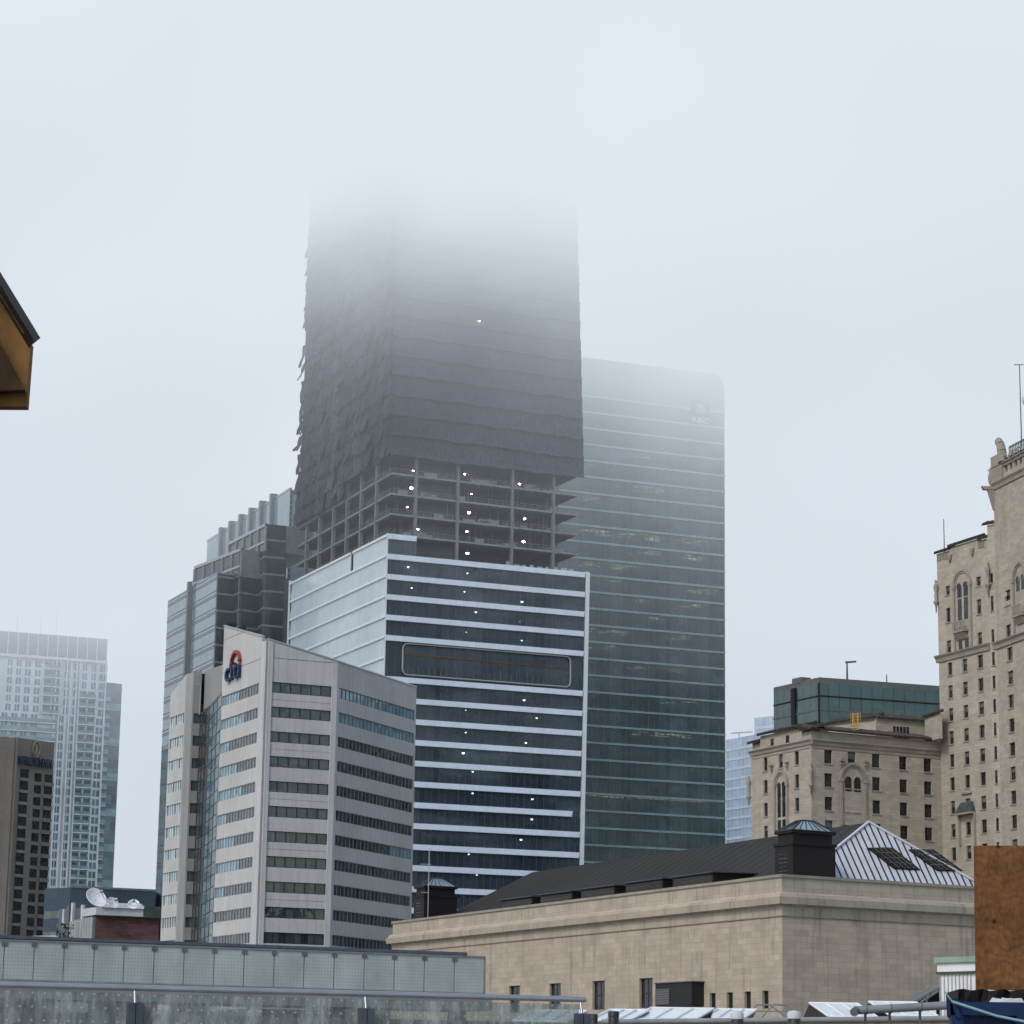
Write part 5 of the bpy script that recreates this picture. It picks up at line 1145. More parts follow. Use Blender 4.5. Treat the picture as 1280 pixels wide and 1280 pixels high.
up = [(FT.z(*W(165, 900)), FT.z(*W(165, 1000))), (FT.z(*W(160, 640)), FT.z(*W(160, 755))), (FT.z(*W(160, 462)), FT.z(*W(160, 535)))]
for (zt, zb) in up:
    oT.append((FT.u(*W(150, 950)), FT.u(*W(184, 950)), zb, zt)); oT.append((FT.u(*W(396, 890)), FT.u(*W(432, 890)), zb, zt)); oR.append((FRec.L * .25, FRec.L * .62, zb, zt))
o3.append((F3.u(*W(622, 820)), F3.u(*W(662, 820)), up[0][1], up[0][0])); o3.append((F3.u(*W(618, 550)), F3.u(*W(658, 550)), F3.z(*W(640, 615)), F3.z(*W(640, 495))))
zp1 = FT.z(1174, 694); zp3 = ztop(T2, 606)
ztopR_ = ztop(T1, 665)
mb = MB(); mb.mat(M['hotel']); wall_open(mb, FT, 0, FT.L, 0, zp1, oT, .45); wall_open(mb, FRec, 0, FRec.L, 0, zp1 + 2.2, oR, .45); wall_open(mb, F3, 0, F3.L, 0, zp3, o3, .45)
mb.face([F3.pt(0, 0, zp1), F3.pt(0, -16, zp1), F3.pt(0, -16, zp3), F3.pt(0, 0, zp3)])
bkk = FT.pt(0, -2, 0); Z = lambda p, z: (p.x, p.y, z); Bk = Vector((T0.x + 9, T0.y + 22, 0)); B3 = Vector((T3.x + 16, T3.y + 14, 0))
mb.face([Z(T0, 0), Z(Bk, 0), Z(Bk, zp1), Z(T0, zp1)]); mb.face([Z(B3, 0), Z(Bk, 0), Z(Bk, zp1), Z(B3, zp1)]); mb.face([Z(T3, 0), Z(B3, 0), Z(B3, zp3), Z(T3, zp3)])
mb.mat(M['grey']); mb.face([Z(T0, zp1), Z(T1, zp1), Z(T2, zp1), Z(F3.pt(0, -16, 0), zp1), Z(Bk, zp1)]); mb.face([F3.pt(0, 0, zp3), F3.pt(F3.L, 0, zp3), F3.pt(F3.L, -16, zp3), F3.pt(0, -16, zp3)])
mb.build('tall_wing_wall', None, hot)
cnt = 0
for F, L_ in ((FT, oT), (F3, o3), (FRec, oR)):
    for (a, b, c_, d_) in L_:
        if (a > F.u(1285, 800) if F is F3 else False): continue
        if d_ < 24: continue
        window(F, a, b, c_, d_, hot, blind=rw.choice((0, 0, .35, .5)), split=F is not FRec); cnt += 1
zq0 = ztop(T0, 828.5)
coursed(FT, -.5, FT.L + .05, zq0, zt1 + .3, .6); coursed(FRec, .5, FRec.L - .1, zq0, zt1 + .3, .4); coursed(F3, -.1, F3.L, zq0, zt1 + .3, .6)
# parapet with stepped tiled coping and dentils
mb = MB(); mb.mat(M['hotel']); ua, ub = FT.u(*W(172, 160)), FT.u(*W(405, 90)); zA_ = FT.z(*W(172, 165)); zB_ = zA_ + .0
mb.fb(FT, 0, FT.L, -.5, -.003, zp1, FT.z(1174, 692)); mb.fb(FT, ua, ub, -.5, .02, zp1, FT.z(*W(172, 158))); mb.build('parapet', None, hot)
tiles(FT, -.3, ua, FT.z(1174, 692), hot, .35, 1.2, .5); tiles(FT, ua - .1, ub + .1, FT.z(*W(172, 158)), hot, .35, 1.2, .5); tiles(FT, ub, FT.L - .2, FT.z(1174, 692), hot, .35, 1.2, .5)
tiles(FRec, -.8, FRec.L, zp1 + 2.2, hot, .3, 1.2, .5)
mb = MB()
for (ga, gb) in ((.2, ua), (ub, FT.L - .3)):
    k_ = int((gb - ga) / .42); mb = MB()
    for i in range(k_): u = ga + i * .42; mb.fb(FT, u, u + .16, .0, .16, zp1 - .9, zp1 + .1)
    mb.fb(FT, ga, gb, 0, .18, zp1 + .1, zp1 + .2); mb.build('dentil', M['hotel_trim'], hot)
for (px, py) in (W(182, 235), W(360, 180)): u, z = FT.uz(px, py); mb = MB(); mb.lathe(FT.pt(u, .2, z), [(0, -.9), (.18, -.7), (.35, -.1), (.42, .2), (.42, .45), (0, .45)], 8); mb.build('stone_bracket', M['hotel_trim'], hot)
uc = FT.u(*W(280, 640)); rad = (FT.u(*W(350, 640)) - FT.u(*W(210, 640))) / 2; zsp = FT.z(*W(280, 450)); zbt = FT.z(*W(270, 965)); arch_bay(FT, uc, zsp, rad * .86, zbt, hot)
for s_ in (-1, 1):
    for a, b in ((560, 735), (885, 965)):
        g = MB(); u = uc + s_ * rad * .36; g.fb(FT, u - rad * .22, u + rad * .22, .014, .04, FT.z(*W(280, b)), FT.z(*W(280, a))); g.build('window', M['win'], hot)
def balcony(F, u0, u1, z0, z1, par):
    mb = MB(); mb.fb(F, u0, u1, 0, .9, z0 - .35, z0); mb.fb(F, u0, u1, .8, .9, z1 - .2, z1)
    n = 7
    for i in range(n + 1): u = u0 + (u1 - u0 - .14) * i / n; mb.fb(F, u, u + .14, .8, .88, z0, z1 - .2)
    mb.section(F, [(0, z0 - 1.5), (.25, z0 - 1.3), (.8, z0 - .4), (0, z0 - .4)], u0 + .3, u1 - .3); mb.build('balcony', M['hotel_trim'], par)
balcony(FT, FT.u(*W(232, 780)), FT.u(*W(325, 780)), FT.z(*W(280, 820)), FT.z(*W(280, 745)), hot)
# right pavilion
u3 = lambda px: F3.u(px, 760)
arch_bay(F3, u3(1276.5), F3.z(1270, 724), u3(1276.5) - u3(1269), F3.z(1270, 790), hot); balcony(F3, u3(1271.5), u3(1283), F3.z(1275, 769), F3.z(1275, 757), hot)
mb = MB(); g_ = [(1254, 1263, 693, 686), (1251, 1261, 715, 708), (1255, 1266, 728, 721), (1252, 1259, 737, 732), (1252, 1259, 748, 743), (1252, 1263, 760, 754), (1252, 1259, 770, 764)]
for a, b, y0_, y1_ in g_: mb.fb(F3, F3.u(a, y0_), F3.u(b, y0_), .004, .03, F3.z(a, y0_), F3.z(a, y1_))
mb.build('pale_blocks', M['hotel_pale'], hot)
zl0 = F3.z(1247, 622); zl1 = F3.z(1252, 618)
F4 = Fr(F3.pt(.8, 0, 0), F3.pt(F3.L, 0, 0)); ztopL = F3.z(1255, 583); zloB = F3.z(1256, 615)
coursed(F3, -.15, F3.L, zp3 - .9, zp3 + .1, .5); 
opn = [(F3.u(1256 + i * 6.2, 600), F3.u(1260 + i * 6.2, 600), zp3 + .9, zp3 + 3.1) for i in range(6)]
mb = MB(); mb.mat(M['hotel']); wall_open(mb, F3, .3, F3.L, zp3, ztopL, opn, .8, .02); mb.fb(F3, .3, F3.L, -1.4, -.8, zp3, ztopL); mb.mat(M['hotel_trim'])
for a, b, c_, d_ in opn: arch_ring(mb, F3, (a + b) / 2, d_ - .1, (b - a) / 2 - .02, (b - a) / 2 + .16, .02, .12, 8)
mb.build('arcade', None, hot); coursed(F3, .1, F3.L, ztopL, ztopL + .6, .45)
mb = MB(); mb.fb(F3, .0, F3.u(1254.5, 590), -.6, .35, zp3 + .1, ztopL + 2.2); mb.build('corner_pier', M['hotel_trim'], hot)
mb = MB(); c = F3.pt(F3.u(1250, 560), .0, ztopL + 2.2); s1 = F3.U
chain = [(0.9, -1.5, .75), (.6, .2, .7), (.15, 1.4, .62), (-.35, 2.1, .5), (-.95, 2.15, .35), (-1.3, 1.75, .18)]
for i in range(len(chain) - 1): a, b = chain[i], chain[i + 1]; mb.tube(c + s1 * a[0] + Vector((0, 0, a[1])), c + s1 * b[0] + Vector((0, 0, b[1])), a[2], b[2], 10)
mb.build('gargoyle', M['hotel_trim'], hot)
for px, py, sc in ((1246.5, 606, .55),): 
    c = F3.pt(-.3, .2, zp3 + .1); mb = MB(); mb.lathe(c, [(.3, 0), (.45, .5), (.5, 1.2), (.3, 1.8), (.35, 2.2), (.15, 2.6), (0, 2.7)], 10); mb.tube(c + Vector((0, 0, 2.3)), c + Vector((-.55, -.2, 2.1)), .13, .04); mb.build('eagle_statue', M['hotel_trim'], hot)
mb = MB(); c = F3.pt(0, 0, zp3 - .3); mb.hexa([c + Vector(v) for v in ((-.1, -.3, -3.6), (.1, -.3, -3.6), (.1, .3, -3.6), (-.1, .3, -3.6), (-.9, -.4, -.5), (.1, -.4, -.5), (.1, .4, -.5), (-.9, .4, -.5))]); mb.hexa([c + Vector(v) for v in ((-1.5, -.5, -.5), (.1, -.5, -.5), (.1, .4, -.5), (-1.5, .4, -.5), (-1.8, -.5, .0), (.1, -.5, .0), (.1, .4, .0), (-1.8, .4, .0))]); mb.build('corner_corbel', M['hotel_trim'], hot)
mb = MB()
for i in range(24): u = F3.u(1261, 575) + i * .55; mb.tube(F3.pt(u, -.1, ztopL + .6), F3.pt(u, -.1, ztopL + 2.3), .07, n=5); mb.lathe(F3.pt(u, -.1, ztopL + 2.4), [(0, -.15), (.15, 0), (0, .2)], 6)
for h_ in (.3, 1.2, 2.0): mb.tube(F3.pt(F3.u(1261, 575), -.1, ztopL + .6 + h_), F3.pt(F3.L, -.1, ztopL + .6 + h_), .06, n=5)
mb.build('green_railing', M['copper'], hot)
for px, py in ((1172, 742), (1236.5, 720)):
    F = FT; u, z = F.uz(px, py); mb = MB(); c = F.pt(u, .3, z); mb.lathe(c, [(.0, -3.2), (.12, -2.8), (.18, -1.9), (.42, -1.5), (.5, -1.3), (.24, -1.1), (.34, -.3), (.22, .1), (.42, .9), (.36, 1.3), (.16, 1.5), (.24, 1.9), (0, 2.2)], 7); mb.build('carved_figure', M['hotel_trim'], hot)
# pediment dormer with green copper hood
u, z = FT.uz(*Q(262, 1010)); mb = MB(); mb.mat(M['copper']); hw = (FT.u(*Q(300, 1010)) - FT.u(*Q(224, 1010))) / 2
mb.hexa([FT.pt(u - hw, .9, z - .9), FT.pt(u + hw, .9, z - .9), FT.pt(u + hw, 0, z - .9), FT.pt(u - hw, 0, z - .9), FT.pt(u - hw * .7, .3, z + .7), FT.pt(u + hw * .7, .3, z + .7), FT.pt(u + hw * .7, 0, z + .7), FT.pt(u - hw * .7, 0, z + .7)])
mb.build('copper_hood', None, hot); mb = MB(); mb.fb(FT, u - hw, u + hw, .0, .95, z - 1.2, z - .9); mb.fb(FT, u - hw, u - hw + .3, .0, .4, z - 5.6, z - 1.2); mb.fb(FT, u + hw - .3, u + hw, .0, .4, z - 5.6, z - 1.2); mb.fb(FT, u - hw * .6, u + hw * .6, 0, .3, z + 1.9, z + 2.2); mb.build('window_surround', M['hotel_trim'], hot)
# poles on the hotel
def pole(px, py0, py1, Y, r, name, label, cat, extra=None):
    a = at(px, py0, Y); zt = at(px, py1, Y).z; o = empty(name, (a.x, a.y, a.z), label, cat); mb = MB(); mb.tube(a, (a.x, a.y, zt), r, r * .7, n=8); mb.build('pole', M['grey'], o)
    return o, a, zt
pole(1180.5, 692, 649, T0.y + 1, .09, 'roof_mast', 'slim bare mast on the lower left corner of the tall hotel wing', 'mast')
o, a, zt = pole(1277.5, 575, 456, F3.pt(8, 0, 0).y + 5, .1, 'flagpole', 'tall flagpole at the right edge above the hotel top floor', 'flagpole')
mb = MB(); mb.tube((a.x - .8, a.y, zt), (a.x + .6, a.y, zt), .07); mb.build('crossbar', M['grey'], o); mb = MB(); mb.lathe((a.x + 1.35, a.y, at(1279, 500, a.y).z), [(0, -.2), (1.1, -.12), (1.1, .12), (0, .2)], 20, (0, 1, 0)); mb.build('dish', M['ceramic'], o)

# ------------------------------------------------------------------ green glass office and far towers
g0 = at(1024, 846.5, 470); zg_ = g0.z; gl0 = onz(967, 859.5, zg_); gr0 = onz(1176, 857.5, zg_); FGl = Fr(gl0, g0); FGr = Fr(g0, gr0); FGr = Fr(g0, FGr.pt(FGr.L + 10, 0, 0))
grn = empty('green_glass_building', (g0.x, g0.y, 0), 'green glass office building with a grey roof band showing above the lower hotel wing', 'building')
bandz = FGr.z(1024, 853.5); z = bandz; rpg = FGr.z(1025, 853.5) - FGr.z(1025, 870.5)
solid_pts = [(gl0.x, gl0.y), (g0.x, g0.y), (FGr.p1.x, FGr.p1.y), (FGr.p1.x + 3, FGr.p1.y + 20), (gl0.x + 6, gl0.y + 26)]
mb = MB(); mb.mat(M['grey']); solid(mb, solid_pts, bandz, zg_); mb.build('roof_band', None, grn)
mb = MB(); mb.mat(M['grey']); mb.fb(FGl, FGl.L * .42, FGl.L * .62, -2, .1, zg_ - .3, zg_ + .8); mb.build('roof_upstand', None, grn)
k = 0
while z > 20:
    mb = MB(); solid(mb, [(p[0], p[1]) for p in solid_pts], max(z - rpg + .25, 1), z); mb.build('glass_storey', M['green'], grn)
    mb = MB(); 
    for F in (FGl, FGr): mb.fb(F, -.02, F.L + .05, -.3, .12, z - rpg, z - rpg + .25)
    mb.build('floor_line', M['metal_dark'] if k != 1 else M['grey'], grn); z -= rpg; k += 1
mb = MB(); p = FGl.pt(FGl.L * .44, .15, 0); mb.fb(FGl, FGl.L * .42, FGl.L * .5, .0, .35, 20, bandz); mb.fb(FGl, FGl.L - .2, FGl.L + .15, 0, .2, 20, bandz); mb.build('mullion', M['metal_dark'], grn)
o, a, zt = pole(1059, 850, 828.5, 478, .2, 'lamp_mast', 'lamp mast with a short arm on the roof of the green glass building', 'mast'); mb = MB(); mb.hexa([Vector((a.x - .3, a.y, zt)) + Vector(v) for v in ((0, -.2, -.1), (2.0, -.2, .1), (2.0, .2, .1), (0, .2, -.1), (0, -.2, .25), (2.0, -.2, .4), (2.0, .2, .4), (0, .2, .25))]); mb.build('arm', M['grey'], o)
pole(1108.5, 853, 843, 478, .12, 'lightning_rod', 'thin short rod on the roof of the green glass building, right of the lamp mast', 'rod')
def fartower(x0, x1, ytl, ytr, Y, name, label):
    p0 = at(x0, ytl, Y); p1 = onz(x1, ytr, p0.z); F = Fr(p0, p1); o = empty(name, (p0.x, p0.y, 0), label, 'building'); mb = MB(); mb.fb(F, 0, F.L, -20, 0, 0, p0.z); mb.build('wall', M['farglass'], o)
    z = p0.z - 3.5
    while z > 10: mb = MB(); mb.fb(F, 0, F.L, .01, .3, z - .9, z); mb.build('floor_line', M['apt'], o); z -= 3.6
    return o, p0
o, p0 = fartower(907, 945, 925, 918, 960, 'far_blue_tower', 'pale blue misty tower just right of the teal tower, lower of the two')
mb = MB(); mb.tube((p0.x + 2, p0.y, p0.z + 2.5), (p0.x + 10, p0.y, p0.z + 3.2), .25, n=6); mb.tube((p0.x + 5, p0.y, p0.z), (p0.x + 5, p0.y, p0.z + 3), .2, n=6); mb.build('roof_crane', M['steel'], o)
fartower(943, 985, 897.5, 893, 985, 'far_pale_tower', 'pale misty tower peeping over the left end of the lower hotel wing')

# ------------------------------------------------------------------ foreground: raised deck, screens, rails, roofs
def hz(px): return None
# frosted screen along a raised walkway
s1 = at(605, 1197.5, 100); s0 = onz(-30, 1175, s1.z); FSC = Fr(s0, s1); zsb = FSC.z(604, 1243); zst_ = s1.z
scr = empty('frosted_glass_screen', (s0.x, s0.y, zsb), 'long frosted glass screen with dotted panels and dark brackets along a raised walkway', 'screen')
wk = empty('walkway', (s0.x, s0.y, 0), 'raised concrete walkway deck on round piers carrying the frosted screen', 'walkway')
mb = MB(); mb.fb(FSC, 0, FSC.L + .3, -3.5, .15, zsb - .6, zsb - .02); mb.build('deck', M['concrete'], wk)
for u in (2, 8, 14, 19): mb = MB(); p = FSC.pt(u, -1.7, 0); mb.tube((p.x, p.y, 0), (p.x, p.y, zsb - .6), .35, n=16); mb.build('pier', M['concrete'], wk)
pxs = [567.5 - 37.6 * i for i in range(-1, 17)]; us_ = sorted(FSC.u(x, 1215) for x in pxs if -30 < x < 604.5) + [FSC.L]
for a, b in zip([0] + us_[:-1], us_):
    if b - a < .1: continue
    mb = MB(); mb.fb(FSC, a + .015, b - .015, 0, .03, zsb, zst_); mb.build('glass_panel', M['frost'], scr)
for u in us_[:-1]:
    mb = MB(); mb.fb(FSC, u - .03, u + .03, -.14, -.01, zsb, zst_ - .1); mb.section(FSC, [(-.5, zst_ - .1), (-.14, zst_ - .4), (-.01, zst_ - .4), (-.01, zst_)], u - .02, u + .02); mb.fb(FSC, u - .1, u + .1, -.05, .06, zst_ - .16, zst_ - .03); mb.build('bracket', M['grey'], scr)
mb = MB(); mb.fb(FSC, 0, FSC.L, -.03, .06, zst_, zst_ + .06); mb.fb(FSC, 0, FSC.L, -.02, .06, zsb - .02, zsb + .05); mb.fb(FSC, FSC.L, FSC.L + .05, -.02, .06, zsb, zst_ + .06); mb.build('edge_rail', M['frame_mid'], scr)
mb = MB(); mb.fb(FSC, 0, FSC.L, -.1, -.04, zsb + .28, zsb + .33); a, b = FSC.u(422, 1237), FSC.u(492, 1237); mb.fb(FSC, a, b, -.1, -.03, zsb + .12, zsb + .34); mb.build('inner_rail', M['frame_mid'], scr)
# louvred roof edge beyond the screen
c1 = at(583, 1190.5, 108); c0 = onz(-30, 1167.5, c1.z); FC = Fr(c0, c1); can = empty('canopy_roof', (c0.x, c0.y, 0), 'thin dark canopy roof edge running just above the frosted screen', 'canopy')
mb = MB(); mb.section(FC, [(0, c1.z - .22), (.12, c1.z - .12), (.06, c1.z), (-2.4, c1.z + .0), (-2.4, c1.z - .22)], 0, FC.L); mb.build('roof_edge', M['frame_mid'] if False else M['post'], can)
mb = MB(); mb.fb(FC, 0, FC.L, -.12, .03, c1.z - .34, c1.z - .226); mb.build('gutter', M['frame_dark'], can)
for px in (11, 165, 313, 452, 548): u = FC.u(px, 1180); mb = MB(); mb.fb(FC, u - .25, u + .25, .03, .22, c1.z - .42, c1.z - .2); mb.fb(FC, u - .05, u + .05, -.1, .04, 4, c1.z - .42); mb.build('clamp', M['black'], can)
mb = MB(); a, b = FC.u(533, 1188), FC.u(562, 1190); mb.fb(FC, a, b, .13, .16, c1.z - .4, c1.z - .28); mb.build('light_strip', M['white'], can)
# near glass balustrade
n1 = at(732, 1246.5, 36); n0 = onz(-40, 1226.5, n1.z); FN = Fr(n0, n1); zn = n1.z; fl = zn - 1.12
dk_ = MB(); dk_.fb(FN, 0, FN.L + 2, -1.2, 3, fl - .3, fl); tag(dk_.build('deck', M['concrete']), kind='structure')
bal = empty('glass_balustrade', (n0.x, n0.y, fl), 'rain-specked glass balustrade with steel handrail and dark posts in the foreground', 'balustrade')
mb = MB(); mb.tube(FN.pt(-.5, 0, zn - .03), FN.pt(FN.L, 0, zn - .03), .038, n=14); mb.build('handrail', M['steel'], bal)
mb = MB(); mb.fb(FN, -.5, FN.L - .1, -.012, .012, fl + .05, zn - .1)
mb.build('glass_panel', M['wet'], bal)
for px in (167.5, 456, 725.5):
    u = FN.u(px, 1260); mb = MB(); mb.fb(FN, u - .1, u - .005, .02, .12, fl, zn - .22); mb.fb(FN, u + .005, u + .1, .02, .12, fl, zn - .22); mb.fb(FN, u - .1, u + .1, .022, .05, fl, zn - .225)
    mb.build('post', M['post'], bal); g = MB(); g.tube(FN.pt(u, .06, zn - .22), FN.pt(u, .0, zn - .06), .02, n=8); g.build('rail_bracket', M['steel'], bal)
for i, u in enumerate([k * .43 for k in range(int(FN.L / .43))]): 
    pass
# things behind the lower part of the glass: a dark rusty wall strip
v1 = at(-20, 1263, 42); v2 = onz(400, 1272, v1.z); FV = Fr(v1, v2); wl = MB(); wl.fb(FV, 0, FV.L * 2.1, -.3, 0, 0, v1.z)
M['grime'] = m_plain('stained_concrete', (.12, .105, .09), .9, .35, .5, streak=.9)
lw = tag(wl.build('parapet_wall', M['grime']), 'low stained concrete parapet seen through the bottom of the glass balustrade', 'wall')
# brown low roof with coping, skylights, vents
l1 = at(1186, 1270, 50); l0 = onz(738, 1274.5, l1.z); FLW = Fr(l0, l1); zl_ = l1.z
low = empty('low_roof_building', (l0.x, l0.y, 0), 'low flat-roofed building with a grey pipe-like coping below the station wall', 'building')
mb = MB(); mb.mat(M['station']); mb.fb(FLW, -7, FLW.L + 5, -14, -.02, 0, zl_ - .09); mb.build('wall', None, low)
mb = MB(); mb.tube(FLW.pt(0, .02, zl_ - .05), FLW.pt(FLW.L + 4, .02, zl_ - .05), .055, n=14); mb.build('coping', M['frame_mid'], low)
def skyl(px0, px1, yt, yb, Y, ends, label):
    c = at((px0 + px1) / 2, yb, Y); t = at((px0 + px1) / 2, yt, Y + 1.2); zb, zt = c.z, t.z; a = at(px0, yb, Y); b = at(px1, yb, Y)
    o = empty('skylight', (c.x, c.y, zb), label, 'skylight', 'skylights on the low roofs'); n = max(3, int((b.x - a.x) / .62)); mb = MB(); mb.mat(M['skylight'])
    sh = ends
    for i in range(n):
        u0, u1 = a.x + (b.x - a.x) * i / n, a.x + (b.x - a.x) * (i + 1) / n; mb.face([(u0 + .02, Y, zb), (u1 - .02, Y, zb), (u1 - .02 + sh, Y + 1.2, zt), (u0 + .02 + sh, Y + 1.2, zt)])
    mb.build('glazing', None, o); mb = MB()
    for i in range(n + 1): u = a.x + (b.x - a.x) * i / n; mb.tube((u, Y - .005, zb + .01), (u + sh, Y + 1.2, zt + .01), .028, n=6)
    mb.tube((a.x, Y, zb), (b.x, Y, zb), .035, n=6); mb.tube((a.x + sh, Y + 1.2, zt), (b.x + sh, Y + 1.2, zt), .035, n=6); mb.build('glazing_bar', M['white'], o)
    mb = MB(); mb.mat(M['frame_dark']); mb.face([(a.x, Y, zb), (a.x + sh, Y + 1.2, zt), (a.x + sh, Y + 2.6, zb)]); mb.face([(b.x, Y, zb), (b.x + sh, Y + 1.2, zt), (b.x + sh, Y + 2.6, zb)]); mb.mat(M['grey']); mb.face([(a.x + sh, Y + 1.2, zt), (b.x + sh, Y + 1.2, zt), (b.x + sh, Y + 2.6, zb), (a.x + sh, Y + 2.6, zb)]); mb.box(a.x, b.x, Y - .05, Y + 2.6, zl_ - .1, zb - .03); mb.build('kerb', None, o)
skyl(641, 709, 1263.5, 1277, 57, .45, 'pale glazed skylight behind the end of the glass balustrade')
skyl(737, 786, 1262.5, 1276, 57.5, .5, 'short glazed skylight between the slate post and the two roof vents')
skyl(789, 869, 1260.5, 1275, 58, .5, 'long bright glazed skylight on the low roof beneath the louvred box')
skyl(880, 930, 1262, 1273, 60, .4, 'dull grey skylight under the narrow station windows')
skyl(1036, 1097, 1255, 1271.5, 58, -.28, 'pale gabled skylight standing clear of the steel pipe end')
skyl(1112, 1172, 1253.5, 1270, 58, -.28, 'pale gabled skylight behind the steel pipe')
mb = MB(); p0 = at(1103, 1253.5, 66); p1_ = at(1170, 1254, 66); mb.box(p0.x, p1_.x, 66, 68, 0, p0.z); tag(mb.build('rooflight_wall', M['white']), 'low white upstand wall behind the two gabled skylights', 'wall')
def vent(px, wpx, yt, Y, label, cap):
    c = at(px, yt, Y); r = wpx / 2 / FOC * Y; o = empty('roof_vent', (c.x, c.y, zl_ - .1), label, 'vent', 'roof vents along the coping'); mb = MB(); mb.lathe((c.x, c.y, 0), [(r, zl_ - .3), (r, c.z), (r * .85, c.z), (r * .85, c.z - .1)], 18); mb.build('pipe', M['frame_dark'], o)
    mb = MB(); mb.lathe((c.x, c.y, c.z), [(r * 1.06, -.1), (r * 1.06, 0), (r * .8, .0 + cap * .6), (r * .3, cap), (0, cap)], 18); mb.build('cap', M['ceramic' if cap > .02 else 'frame_dark'], o)
vent(742, 10, 1268, 49.5, 'narrow black vent stub beside the slate post', .01); vent(767, 13, 1264.5, 49.5, 'plain black vent pipe, left of the white capped vents', .01)
vent(921.5, 15.5, 1267, 49, 'white capped black roof vent under the narrow station windows', .05); vent(992.5, 16, 1266.5, 49, 'white capped black roof vent below the corner of the station', .05)
# folding barriers
def barrier(px, label):
    o = None; a = at(px, 1256, 62); b0_ = at(px, 1272, 62); o = empty('access_frame', (a.x, a.y, b0_.z), label, 'frame', 'steel access frames')
    mb = MB(); h = a.z - b0_.z
    for dx in (-.12, .18): mb.tube((a.x + dx, a.y, a.z), (a.x + dx * 3.2, a.y, b0_.z), .02, n=6)
    mb.tube((a.x - .12, a.y, a.z), (a.x + .18, a.y, a.z), .02, n=6); mb.tube((a.x - .25, a.y, b0_.z + h * .5), (a.x + .36, a.y, b0_.z + h * .5), .015, n=6); mb.build('tube_frame', M['frame_mid'], o)
barrier(953, 'light steel access frame, left one of the two below the station corner'); barrier(973, 'light steel access frame, right one of the two below the station corner')
# steel pipe
q0 = at(1068, 1263, 40); q1_ = at(1190, 1256.5, 40); pp = empty('steel_pipe', q0, 'thick grey pipe with an elbow end lying in front of the gabled skylights', 'pipe')
mb = MB(); mb.tube(q0, q1_, .062, n=16); mb.build('pipe', M['post'] if False else M['frame_mid'], pp)
mb = MB(); mb.tube(q0 + Vector((.03, 0, .0)), q0 + Vector((-.02, -.1, -.03)), .064, n=14); mb.build('elbow', M['grey'], pp)
for f in (.12, .37, .68): c = q0.lerp(q1_, f); mb = MB(); mb.tube(c, c + Vector((.02, 0, 0)), .07, n=16); mb.tube(c + Vector((0, .1, 0)), (c.x, c.y + .1, 0), .02, n=8); mb.build('support_clamp', M['grey'], pp)
# white and green rooftop hut
w0 = at(1172.5, 1197, 75); w1 = onz(1222, 1195.2, w0.z); FWH = Fr(w0, w1); FWH = Fr(w0, FWH.pt(2.2, 0, 0)); hut = empty('roof_hut', (w0.x, w0.y, 0), 'small white ribbed hut with a pale green roof fascia beside the plywood sheet', 'hut')
z1_, z2_, z3_ = FWH.z(1173, 1204), FWH.z(1173, 1205), FWH.z(1173, 1216)
mb = MB(); mb.fb(FWH, -.05, FWH.L, -2, .12, z1_, w0.z); mb.build('green_fascia', M['palegreen'], hut); mb = MB(); mb.mat(M['white']); mb.fb(FWH, 0, FWH.L, -2, .04, z3_, z1_ - .002); mb.mat(M['copper']); mb.fb(FWH, -.03, FWH.L, 0, .08, z3_ - .04, z3_ + .02); mb.build('white_fascia', None, hut)
mb = MB(); mb.fb(FWH, .05, FWH.L, -2, 0, 0, z3_ - .04); mb.build('wall', M['white'], hut)
for i in range(9): mb = MB(); u = .08 + i * .145; mb.fb(FWH, u, u + .025, .001, .025, 0, z3_ - .05); mb.build('rib', M['copper'] if False else M['steel'], hut)
# sloping glazed lean-to behind the hut
e0 = at(1139, 1253, 80); e1 = at(1173, 1232, 80); lt_ = empty('lean_to_roof', e0, 'dark sloping glazed canopy leaning against the white hut', 'canopy')
mb = MB(); mb.hexa([e0 + Vector((0, 0, -.08)), e1 + Vector((.1, 0, -.08)), e1 + Vector((.1, 3, -.08)), e0 + Vector((0, 3, -.08)), e0, e1 + Vector((.1, 0, 0)), e1 + Vector((.1, 3, 0)), e0 + Vector((0, 3, 0))]); mb.build('edge_beam', M['grey'], lt_)
mb = MB(); f0 = at(1151, 1253, 79.9); f1 = at(1173, 1239, 79.9); mb.tube(f0, f1, .04, n=6); f2 = at(1158, 1253, 79.9); f3 = at(1162, 1240, 79.9); mb.tube(f2, f3, .035, n=6); mb.build('strut', M['grey'], lt_)
mb = MB(); mb.face([e0 + Vector((0, .5, -.1)), (e1.x + .1, e1.y + .5, e0.z), (e1.x + .1, e1.y + .5, e1.z - .1)]); mb.face([(e0.x, e0.y + .5, 0), (e1.x + .1, e1.y + .5, 0), (e1.x + .1, e1.y + .5, e0.z), (e0.x, e0.y + .5, e0.z - .1)]); mb.build('side_panel', M['metal_dark'], lt_)
